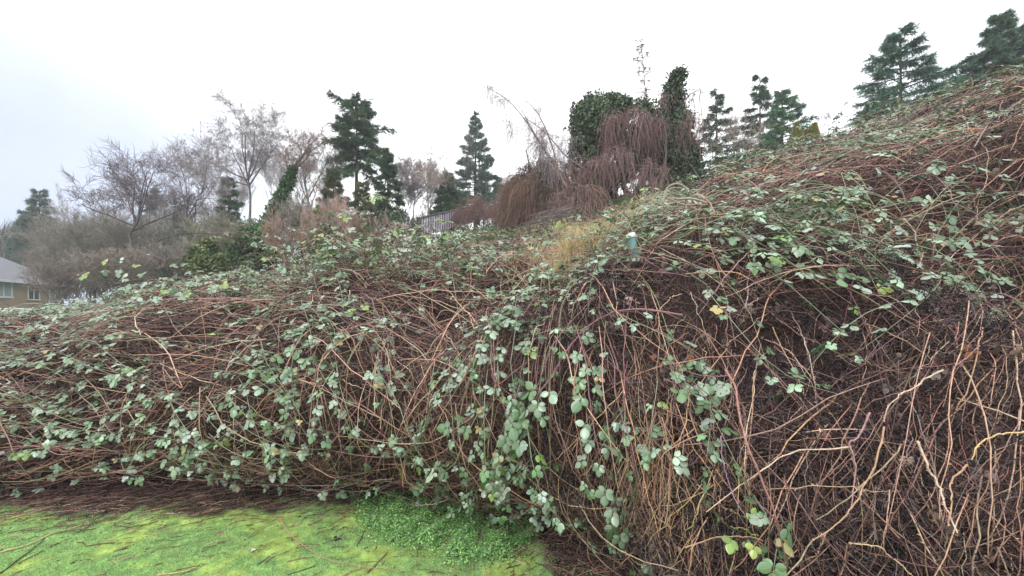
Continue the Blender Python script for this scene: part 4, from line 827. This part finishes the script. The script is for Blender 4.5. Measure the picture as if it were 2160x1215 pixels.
def thorns(mb, P, r, col, every=2):
    T = norm(np.gradient(P, axis=0)); n = len(P) * 2; s = R.uniform(0, 1, n); o_ = path_interp(P, s); d = norm(np.cross(path_interp(T, s), rv(n)))
    blades(mb, o_ + d * r * .6, norm(d + path_interp(T, s) * -.4), r * 1.5, r * .8, col)
def cane(label, pts, r=.004, col=(.22, .11, .12), nleaf=0, size=1., off=.12, yellow=0., name='bramble_cane', group='single bramble canes', P=None, up=.7, kink=.009):
    P = bank_path(pts, off) if P is None else P; n = len(P)
    P = P + np.cumsum(R.normal(0, kink * .3, P.shape), 0) * np.sin(np.linspace(0, math.pi, n))[:, None]
    r = r * (.78 if nleaf == 0 else .95); root = empty(name, Vector(P[0]), label, 'branch' if not nleaf else 'bramble cane', group)
    m = MB(); c2 = np.array(col)[None] * (1 + .35 * (vnoise(P * 9, 3) - .5))[:, None]; tubes(m, P[None], np.linspace(r, r * .55, n)[None], c2[None], 6, True); thorns(m, P, r, np.array(col) * 1.3); part(m, 'stem', M_cane, root)
    for j in range(nleaf):
        f = (j + .5 + R.uniform(-.3, .3)) / nleaf; x = np.clip(f, 0, .999) * (n - 1); i = int(x); o_ = P[i] + (P[i + 1] - P[i]) * (x - i); T = norm(P[i + 1] - P[i])
        Nl = norm(np.array([0, -.55, up]) + rv(1)[0] * .3); A = norm(np.cross(T, Nl) * (1 if j % 2 else -1) * R.uniform(.6, 1.1) + T * .5 + np.array([0, -.25, -.3])); Nl = norm(Nl - Nl.dot(A) * A); X = np.cross(A, Nl)
        s = size * R.uniform(.68, 1.15)
        me = leaf_variant(int(R.integers(6)), R.uniform() < yellow); o = bpy.data.objects.new('leaf', me); C.objects.link(o); o.parent = root
        loc = o_ + A * .04 * s - P[0]; Mx = Matrix(((X[0] * s, A[0] * s, Nl[0] * s, loc[0]), (X[1] * s, A[1] * s, Nl[1] * s, loc[1]), (X[2] * s, A[2] * s, Nl[2] * s, loc[2]), (0, 0, 0, 1))); o.matrix_local = Mx
    return root
PU = (.23, .11, .13); PK = (.30, .15, .13); BRN = (.13, .07, .065); TN = (.40, .25, .16); OR = (.48, .26, .14); GY = (.24, .2, .2); PL = (.55, .42, .33)
cane('purple cane arching over the left middle of the thicket like a hoop', [(700, 660), (690, 610), (665, 575), (635, 563), (608, 585), (590, 630), (582, 690)], .005, PU, 0, off=.2)
cane('leafy cane hanging straight down left of centre from a knot of leaves', [(612, 700), (628, 760), (622, 820), (612, 890), (600, 960), (592, 1020), (580, 1082)], .0042, PU, 17, off=.16)
cane('leafy purple cane hanging just left of the straight hanging one, over the lawn edge', [(585, 820), (573, 880), (567, 950), (568, 1010), (570, 1060)], .004, PU, 6, off=.2)
cane('dense knot of leaves at the top of the straight hanging cane', [(540, 760), (580, 735), (620, 722), (650, 735), (670, 770)], .0035, PU, 12, off=.14, size=1.1)
cane('leafy cane running down left of the hanging knot, over the dark hollow', [(640, 790), (600, 810), (560, 800), (520, 820), (490, 850)], .003, PU, 9, off=.1)
cane('long purple cane sloping up to a fork left of centre', [(645, 745), (690, 712), (740, 690), (790, 682)], .005, PU, 3, off=.14)
cane('thin purple cane running right and down from the fork left of centre', [(780, 685), (830, 695), (880, 720), (920, 745), (960, 775)], .003, PU, 3, off=.1)
cane('thick purple cane arching leftwards over the middle of the thicket', [(1440, 665), (1380, 655), (1322, 652), (1270, 668), (1225, 700), (1190, 745), (1165, 790), (1145, 820)], .0062, PU, 4, off=.16)
cane('very leafy cane hanging down the centre to a low leaf over the weeds', [(1160, 800), (1130, 840), (1115, 885), (1095, 930), (1080, 985), (1058, 1040), (1040, 1100)], .005, PU, 20, off=.22, size=1.15)
cane('leafy cane hanging alongside the very leafy central one on its left', [(1100, 800), (1085, 850), (1070, 900), (1050, 950), (1040, 1010)], .004, PU, 13, off=.2, size=1.15)
cane('leafy cane hanging right of the very leafy central one', [(1215, 690), (1235, 760), (1240, 820), (1248, 880), (1258, 940), (1278, 1000), (1295, 1060), (1300, 1110)], .004, PU, 19, off=.18, size=1.05)
cane('leafy cane curving down from left of the thick arching one', [(1060, 715), (1042, 745), (1045, 785), (1062, 815), (1085, 835)], .004, PU, 6, off=.14)
cane('row of leaves spreading left below the thick arching cane', [(1060, 730), (1020, 745), (985, 765), (960, 790)], .003, PU, 8, off=.1)
cane('leafy cane hanging from mid height into the weed patch', [(985, 880), (955, 920), (938, 970), (930, 1020), (925, 1060)], .004, PU, 10, off=.18, size=1.1)
cane('thin dark cane falling from the weed patch leaves toward the lower edge', [(925, 1060), (922, 1110), (905, 1160), (888, 1195)], .0028, BRN, 1, off=.25)
cane('thin greyish cane slanting down right across the weeds', [(865, 930), (900, 985), (940, 1045), (985, 1095), (1020, 1130), (1060, 1150)], .0028, GY, 5, off=.2)
cane('leafy twig with pink tinged leaves low beside the dark hollow', [(790, 955), (770, 990), (748, 1015), (742, 1045)], .003, PK, 6, off=.12)
cane('short leafy cane in the hollow above the weeds', [(860, 1010), (845, 975), (850, 940), (870, 910)], .003, PU, 5, off=.1)
cane('leafy sprig drooping above the hollow left of centre', [(810, 700), (808, 740), (812, 780), (845, 810)], .003, PU, 9, off=.1)
cane('leafy sprig lower down behind the straight hanging cane', [(700, 840), (730, 865), (750, 900), (735, 930)], .003, PU, 5, off=.06)
cane('flat leafy cane pointing left with small leaves high on the middle', [(900, 645), (860, 660), (820, 668), (790, 660)], .003, PU, 8, off=.1)
cane('broad leafy sprig jutting out of the bare face left of the stout pinkish cane', [(1545, 790), (1520, 795), (1490, 790), (1460, 785), (1425, 770)], .0035, PU, 10, off=.16)
cane('lower leafy sprig under the broad one on the bare face', [(1400, 800), (1430, 805), (1455, 815), (1475, 820)], .003, PU, 3, off=.12)
cane('stout pinkish cane bending down through the bare right hand face', [(1530, 780), (1553, 820), (1563, 880), (1590, 950), (1615, 1010), (1640, 1080), (1655, 1150), (1662, 1230)], .0058, PK, 0, off=.2)
cane('pale cane running left from a purple fork on the right hand face', [(1795, 942), (1760, 950), (1700, 952), (1650, 968), (1600, 1000), (1550, 1035), (1490, 1080)], .004, PL, 0, off=.14)
cane('purple and pale cane making the upright of the fork', [(1835, 870), (1808, 925), (1795, 945), (1800, 1000), (1795, 1075)], .0045, (.35, .2, .22), 0, off=.15)
cane('long tan cane curving from the right face down to the lower left', [(1865, 900), (1855, 960), (1840, 1020), (1810, 1070), (1770, 1110), (1715, 1140)], .0045, TN, 0, off=.14)
cane('pale forked cane at the far right, low on the face', [(1935, 930), (1965, 980), (1990, 1030), (2005, 1080), (2020, 1125)], .005, PL, 0, off=.12)
cane('short tan cane meeting the pale forked one from the right', [(2040, 980), (2010, 1010), (2003, 1050), (2000, 1110)], .0042, TN, 0, off=.12)
cane('yellow tan cane entering from the right edge', [(2175, 908), (2120, 918), (2075, 940), (2050, 970)], .004, (.5, .36, .18), 0, off=.14)
cane('straight pinkish upright cane poking above the shoulder on the right', [(1572, 650), (1580, 600), (1590, 560), (1597, 535)], .0042, (.36, .22, .25), 0, off=.1)
cane('tan zigzag cane in the upper part of the right face', [(1630, 690), (1660, 760), (1690, 830), (1720, 860)], .0035, TN, 0, off=.08)
cane('pale straight cane leaning right in the upper right face', [(1990, 780), (1950, 810), (1900, 850), (1865, 890)], .004, PL, 0, off=.1)
cane('pinkish cane leaning right near the right edge', [(2170, 640), (2120, 690), (2060, 720), (2010, 775)], .004, PK, 0, off=.1)
cane('thin purple cane hanging to the big five part leaf low right', [(1520, 920), (1530, 980), (1550, 1040), (1570, 1085)], .0032, (.28, .17, .26), 0, off=.2)
cane('big dark five part leaf low on the right hand face', [(1640, 1100), (1615, 1075), (1595, 1055)], .003, PU, 2, off=.18, size=1.05)
cane('bright yellow green leaf sprig low on the right hand face', [(1600, 1130), (1570, 1115), (1540, 1110)], .0025, (.2, .22, .08), 3, off=.22, yellow=1, size=.9)
cane('pair of pale leaves at the very bottom of the right face', [(1640, 1215), (1610, 1190), (1590, 1205)], .0025, (.2, .2, .1), 3, off=.2, yellow=.3)
cane('leaves hanging beside the stout pinkish cane near the bottom', [(1640, 1070), (1648, 1120), (1640, 1160)], .0025, PU, 2, off=.22)
cane('tan stick lying almost level low in the right face', [(1445, 1155), (1500, 1140), (1550, 1138), (1610, 1142)], .0038, TN, 0, off=.14)
cane('pale stick slanting down to the lower right corner', [(1790, 1145), (1860, 1160), (1910, 1205), (1950, 1240)], .0035, (.5, .36, .22), 0, off=.15)
for lb, pts, nl, ye, sz_ in [
    ('leafy cane along the right hand shoulder beside bright yellow green leaves', [(1400, 500), (1460, 478), (1520, 480), (1580, 505), (1640, 535)], 12, .2, 1.),
    ('leafy cane just below the one with yellow green leaves on the shoulder', [(1425, 575), (1480, 545), (1530, 520), (1590, 500), (1640, 490)], 10, .35, 1.),
    ('leafy cane reaching across the right hand face at mid width', [(1600, 590), (1660, 575), (1720, 572), (1780, 585), (1840, 610)], 9, .15, 1.1),
    ('leafy cane crossing the right hand shoulder near the right edge', [(1880, 590), (1930, 600), (1990, 625), (2060, 635), (2150, 650)], 9, .1, 1.),
    ('upper leafy cane on the shoulder between mid width and the right edge', [(1640, 520), (1720, 505), (1800, 495), (1880, 505), (1960, 515)], 11, .1, 1.),
    ('leafy cane rising at the right edge of the shoulder', [(2160, 470), (2090, 480), (2030, 495), (1970, 490)], 6, .1, .95)]:
    cane(lb, pts, .004, BRN, nl, off=.14, yellow=ye, size=sz_)
cane('dark bare cane arching above the centre of the crest toward the tube', [(1478, 505), (1440, 465), (1400, 448), (1350, 452), (1310, 480), (1280, 520), (1262, 560)], .005, BRN, 2, P=smooth(P3([(1478, 505), (1440, 465), (1400, 448), (1350, 452), (1310, 480), (1280, 520), (1262, 560)], 3.1), 26))
cane('dark arched cane in front of the dry grass, low hoop', [(1222, 588), (1245, 565), (1275, 560), (1310, 572), (1335, 590), (1355, 612)], .0042, BRN, 0, off=.12)
cane('dark arching cane high on the right hand slope', [(1760, 352), (1810, 348), (1860, 362), (1895, 395), (1912, 435)], .006, BRN, 3, off=.35)
cane('leafy cane near the top of the right hand slope', [(1920, 350), (1970, 330), (2030, 345), (2090, 335)], .005, BRN, 8, off=.3)
cane('long brown cane crossing the upper right slope toward the edge', [(2165, 205), (2120, 235), (2080, 270), (2055, 310)], .007, (.2, .13, .13), 3, off=.35)
cane('thin purple cane arching above the left crest of the thicket', [(245, 540), (290, 530), (330, 542), (360, 575), (395, 605)], .005, BRN, 4, off=.3, yellow=.3)
cane('grey leafless vine looping through the hollow on the left', [(400, 940), (435, 975), (480, 1000), (530, 1003), (570, 985), (600, 965)], .0042, GY, 0, off=.06)
cane('pale hooked vine in the hollow left of centre', [(470, 905), (495, 893), (515, 905), (520, 935), (512, 965), (540, 975), (575, 965)], .0042, (.36, .27, .22), 0, off=.1)
cane('upright tan stub in the upper left of the thicket', [(432, 755), (434, 720), (430, 685), (424, 655)], .004, TN, 0, off=.06)
cane('upright pale stub on the left above the hollow', [(305, 980), (302, 940), (303, 910), (308, 880)], .004, PL, 0, off=.1)
cane('tan stub standing right of the central leaves', [(1340, 800), (1345, 760), (1340, 710), (1332, 672)], .0035, TN, 0, off=.06)
cane('orange stick leaning in the middle below the fork', [(700, 935), (740, 880), (780, 830), (835, 770)], .0042, PK, 0, off=.1)
cane('pale stick standing upright beside the leaning orange one', [(802, 905), (806, 870), (812, 830), (820, 802)], .004, TN, 0, off=.1)
for lb, pts, nl in [
    ('leafy cane sweeping level across the far left, high on the thicket', [(0, 722), (70, 715), (140, 700), (210, 708)], 8),
    ('leafy cane at the left edge above the grass', [(0, 1035), (60, 1025), (130, 1010), (190, 985), (240, 965)], 9),
    ('leafy cane on the left, second one up from the grass', [(0, 960), (60, 940), (130, 935), (180, 925)], 7),
    ('leafy cane in the left middle with a paired leaf', [(60, 880), (110, 850), (165, 820), (200, 800)], 7),
    ('leafy cane reaching right over the left hollow', [(330, 870), (280, 860), (230, 872), (170, 890)], 6),
    ('row of small leaves in the left hollow', [(310, 945), (340, 935), (375, 938), (395, 950)], 6),
    ('leafy cane with rounded leaves left above the hollow', [(380, 850), (430, 860), (470, 835), (440, 800)], 7),
    ('leafy cane low on the left just over the bare earth', [(170, 1010), (215, 1000), (245, 985), (270, 1000)], 4)]:
    cane(lb, pts, .0032, PU, nl, off=.12, size=.95, up=.95)
for lb, pts, Yd, nl, ye, c_ in [
    ('yellowish green leafy cane tip above the left crest, nearest the house', [(150, 590), (195, 565), (240, 556), (270, 562)], 3.7, 7, .6, BRN),
    ('leafy cane lying along the left crest right of the yellowish tip', [(240, 600), (300, 588), (350, 592), (400, 608)], 3.6, 10, .2, BRN),
    ('leafy cane just under the left crest above the purple brown tangle', [(260, 625), (320, 615), (380, 625), (440, 600), (470, 590)], 3.5, 10, .25, BRN),
    ('dark leafy cane tip reaching over the saplings, left of centre', [(600, 540), (650, 500), (690, 482), (730, 486), (770, 505)], 4.6, 9, .3, BRN),
    ('leafy cane tips in front of the corrugated fence', [(800, 560), (835, 510), (870, 485), (905, 492)], 4.8, 8, .4, BRN),
    ('pale bent cane rising from the crest left of the corrugated fence', [(848, 592), (838, 555), (830, 515), (836, 470)], 4.4, 0, 0, PL),
    ('thin cane with small leaves in front of the brown weeping bush', [(1130, 560), (1165, 500), (1210, 468), (1255, 470)], 4.2, 6, .2, BRN),
    ('reddish thin cane leaning left over the crest at left of centre', [(640, 600), (600, 540), (570, 500), (552, 482)], 4.6, 0, 0, (.2, .13, .12)),
    ('brown arching cane above the crest between saplings and fence', [(760, 590), (790, 540), (840, 515), (900, 535), (940, 580)], 4.5, 3, .2, BRN)]:
    cane(lb, None, .0042, c_, nl, P=smooth(P3(pts, Yd), 26), yellow=ye, size=1.0)
# cane tip that roots in the grass
P = smooth([unp(588, 1092, 3.0), gnd(620, 1150) + [0, 0, .05], gnd(680, 1185) + [0, 0, .03], gnd(760, 1203) + [0, 0, .025], gnd(850, 1211) + [0, 0, .02]], 24)
cane('reddish cane tip trailing over the lawn below the straight hanging cane', None, .0042, (.32, .19, .15), 0, P=P, kink=.002)
# fan of orange canes
fan_c = [(1425, 868), (1405, 880), (1440, 885), (1390, 900)]
for j in range(24):
    x0, y0 = fan_c[j % 4]; a = R.uniform(-.5, 1.25) ; x1 = x0 - 90 * a + R.normal(0, 22) + 20; y1 = 990 + R.uniform(0, 140)
    cane('tan cane in the bright fan of dead canes low on the right face', [(x0 + R.normal(0, 26), y0 + R.normal(0, 22)), ((x0 * .5 + x1 * .5) + R.normal(-6, 9), y0 * .55 + y1 * .45), (x1, y1)], R.uniform(.0022, .0036), [(.42, .25, .16), TN, (.45, .31, .2), PK, (.33, .2, .15)][j % 5], 0, off=[.1, .17, .1 + .03 * R.uniform()], name='dead_cane', group='fan of tan dead canes')
# curled pale vine at the top
kv, tv = hit(1485, 440); YV = samp(G, np.array([kv]), np.array([tv]))[0, 1] - .7; P = smooth(P3([(1452, 404), (1446, 396), (1437, 390), (1424, 388), (1410, 394), (1404, 405), (1404, 413), (1418, 421), (1442, 431), (1470, 431), (1490, 432)], YV), 40); root = empty('curled_vine', Vector(P[0]), 'pale curled vine hooking like a question mark above the crest', 'vine')
m = MB(); tubes(m, P[None], np.linspace(.020, .007, 40)[None] * YV / 7.5, (.33, .27, .24), 8, True); part(m, 'stem', M_bark, root)
m = MB(); tubes(m, np.stack([smooth(P3(l, YV), 8) for l in ([(1425, 420), (1460, 419), (1490, 428)], [(1403, 412), (1400, 420), (1398, 428)])]), .006, (.3, .25, .22), 5); part(m, 'side_twig', M_bark, root)

# ------------------------------------------------------------------ sticks and fallen leaves on the lawn
for lb, pts, r, c in [
    ('long straw coloured stick lying across the lawn at the far left', [(0, 1164), (60, 1150), (130, 1122), (188, 1107)], .006, (.45, .36, .2)),
    ('dark stick lying in the lower left corner of the lawn', [(0, 1212), (50, 1172), (95, 1138)], .005, (.07, .05, .045)),
    ('dark thin stick crossing the corner stick on the lawn', [(40, 1190), (80, 1168), (115, 1150)], .004, (.1, .07, .06)),
    ('short pale stick lying near the bare earth, left of the reddish trailing tip', [(348, 1090), (385, 1083)], .004, (.5, .47, .42)),
    ('brown stick lying on bare earth by a small weed', [(392, 1094), (430, 1084), (465, 1074)], .004, (.33, .24, .17)),
    ('straw stick cut by the lower edge of the lawn', [(330, 1218), (375, 1208), (415, 1197)], .005, (.48, .38, .2)),
    ('short dark twig lying left of the trailing cane tip', [(542, 1196), (572, 1172)], .004, (.09, .07, .06)),
    ('brown stick lying across the trailing cane tip', [(775, 1212), (795, 1190), (818, 1167)], .006, (.2, .13, .1)),
    ('thin brown twig standing at the left edge of the weed patch', [(752, 1150), (765, 1125), (780, 1096)], .004, (.16, .1, .08)),
    ('brown stick half sunk in the moss at the upper left lawn', [(200, 1106), (232, 1096), (258, 1086)], .0045, (.25, .18, .11))]:
    P = smooth([gnd(*p) for p in pts], 8); P[:, 2] = lawnz(P[:, 0], P[:, 1]) + r * 1.2; root_l = Vector(P[0])
    m = MB(); tubes(m, (P + R.normal(0, .003, P.shape))[None], np.linspace(r, r * .6, 8)[None], c, 6, True); o = m.build('fallen_stick', M_cane, loc=root_l); tag(o, lb, 'stick', 'sticks on the lawn')
for lb, px, py, c, s in [('curled dead brown leaf on the lawn near the bare earth', 458, 1126, (.28, .18, .13), .06), ('small black dead leaf on the lawn left of the weed patch', 706, 1139, (.03, .028, .035), .035), ('tiny pale dead leaf on the open lawn', 530, 1165, (.5, .5, .42), .02)]:
    g_ = gnd(px, py); g_[2] = lawnz(g_[0], g_[1]) + .012; m = MB(); leaves(m, np.array([[0, 0, 0.]]), np.array([[1., .3, .15]]), np.array([[0, -.3, 1.]]), np.array([s]), np.array([c]), np.array([False])); o = m.build('dead_leaf', M_dry); o.location = g_; tag(o, lb, 'leaf', 'dead leaves on the lawn')

# ------------------------------------------------------------------ damp winter air
me = bpy.data.meshes.new('haze'); x0, x1, y0, y1, z0, z1 = -120, 120, -12, 95, -1.2, 32
me.from_pydata([(x, y, z) for x in (x0, x1) for y in (y0, y1) for z in (z0, z1)], [], [(0, 1, 3, 2), (4, 6, 7, 5), (0, 4, 5, 1), (2, 3, 7, 6), (0, 2, 6, 4), (1, 5, 7, 3)])
hm = bpy.data.materials.new('haze'); hm.use_nodes = True; t_ = hm.node_tree; t_.nodes.clear(); o_ = t_.nodes.new('ShaderNodeOutputMaterial'); v_ = t_.nodes.new('ShaderNodeVolumePrincipled')
v_.inputs['Color'].default_value = (.9, .93, 1, 1); v_.inputs['Density'].default_value = .0018; t_.links.new(v_.outputs[0], o_.inputs['Volume'])
me.materials.append(hm); ho = bpy.data.objects.new('haze', me); C.objects.link(ho); ho['kind'] = 'stuff'
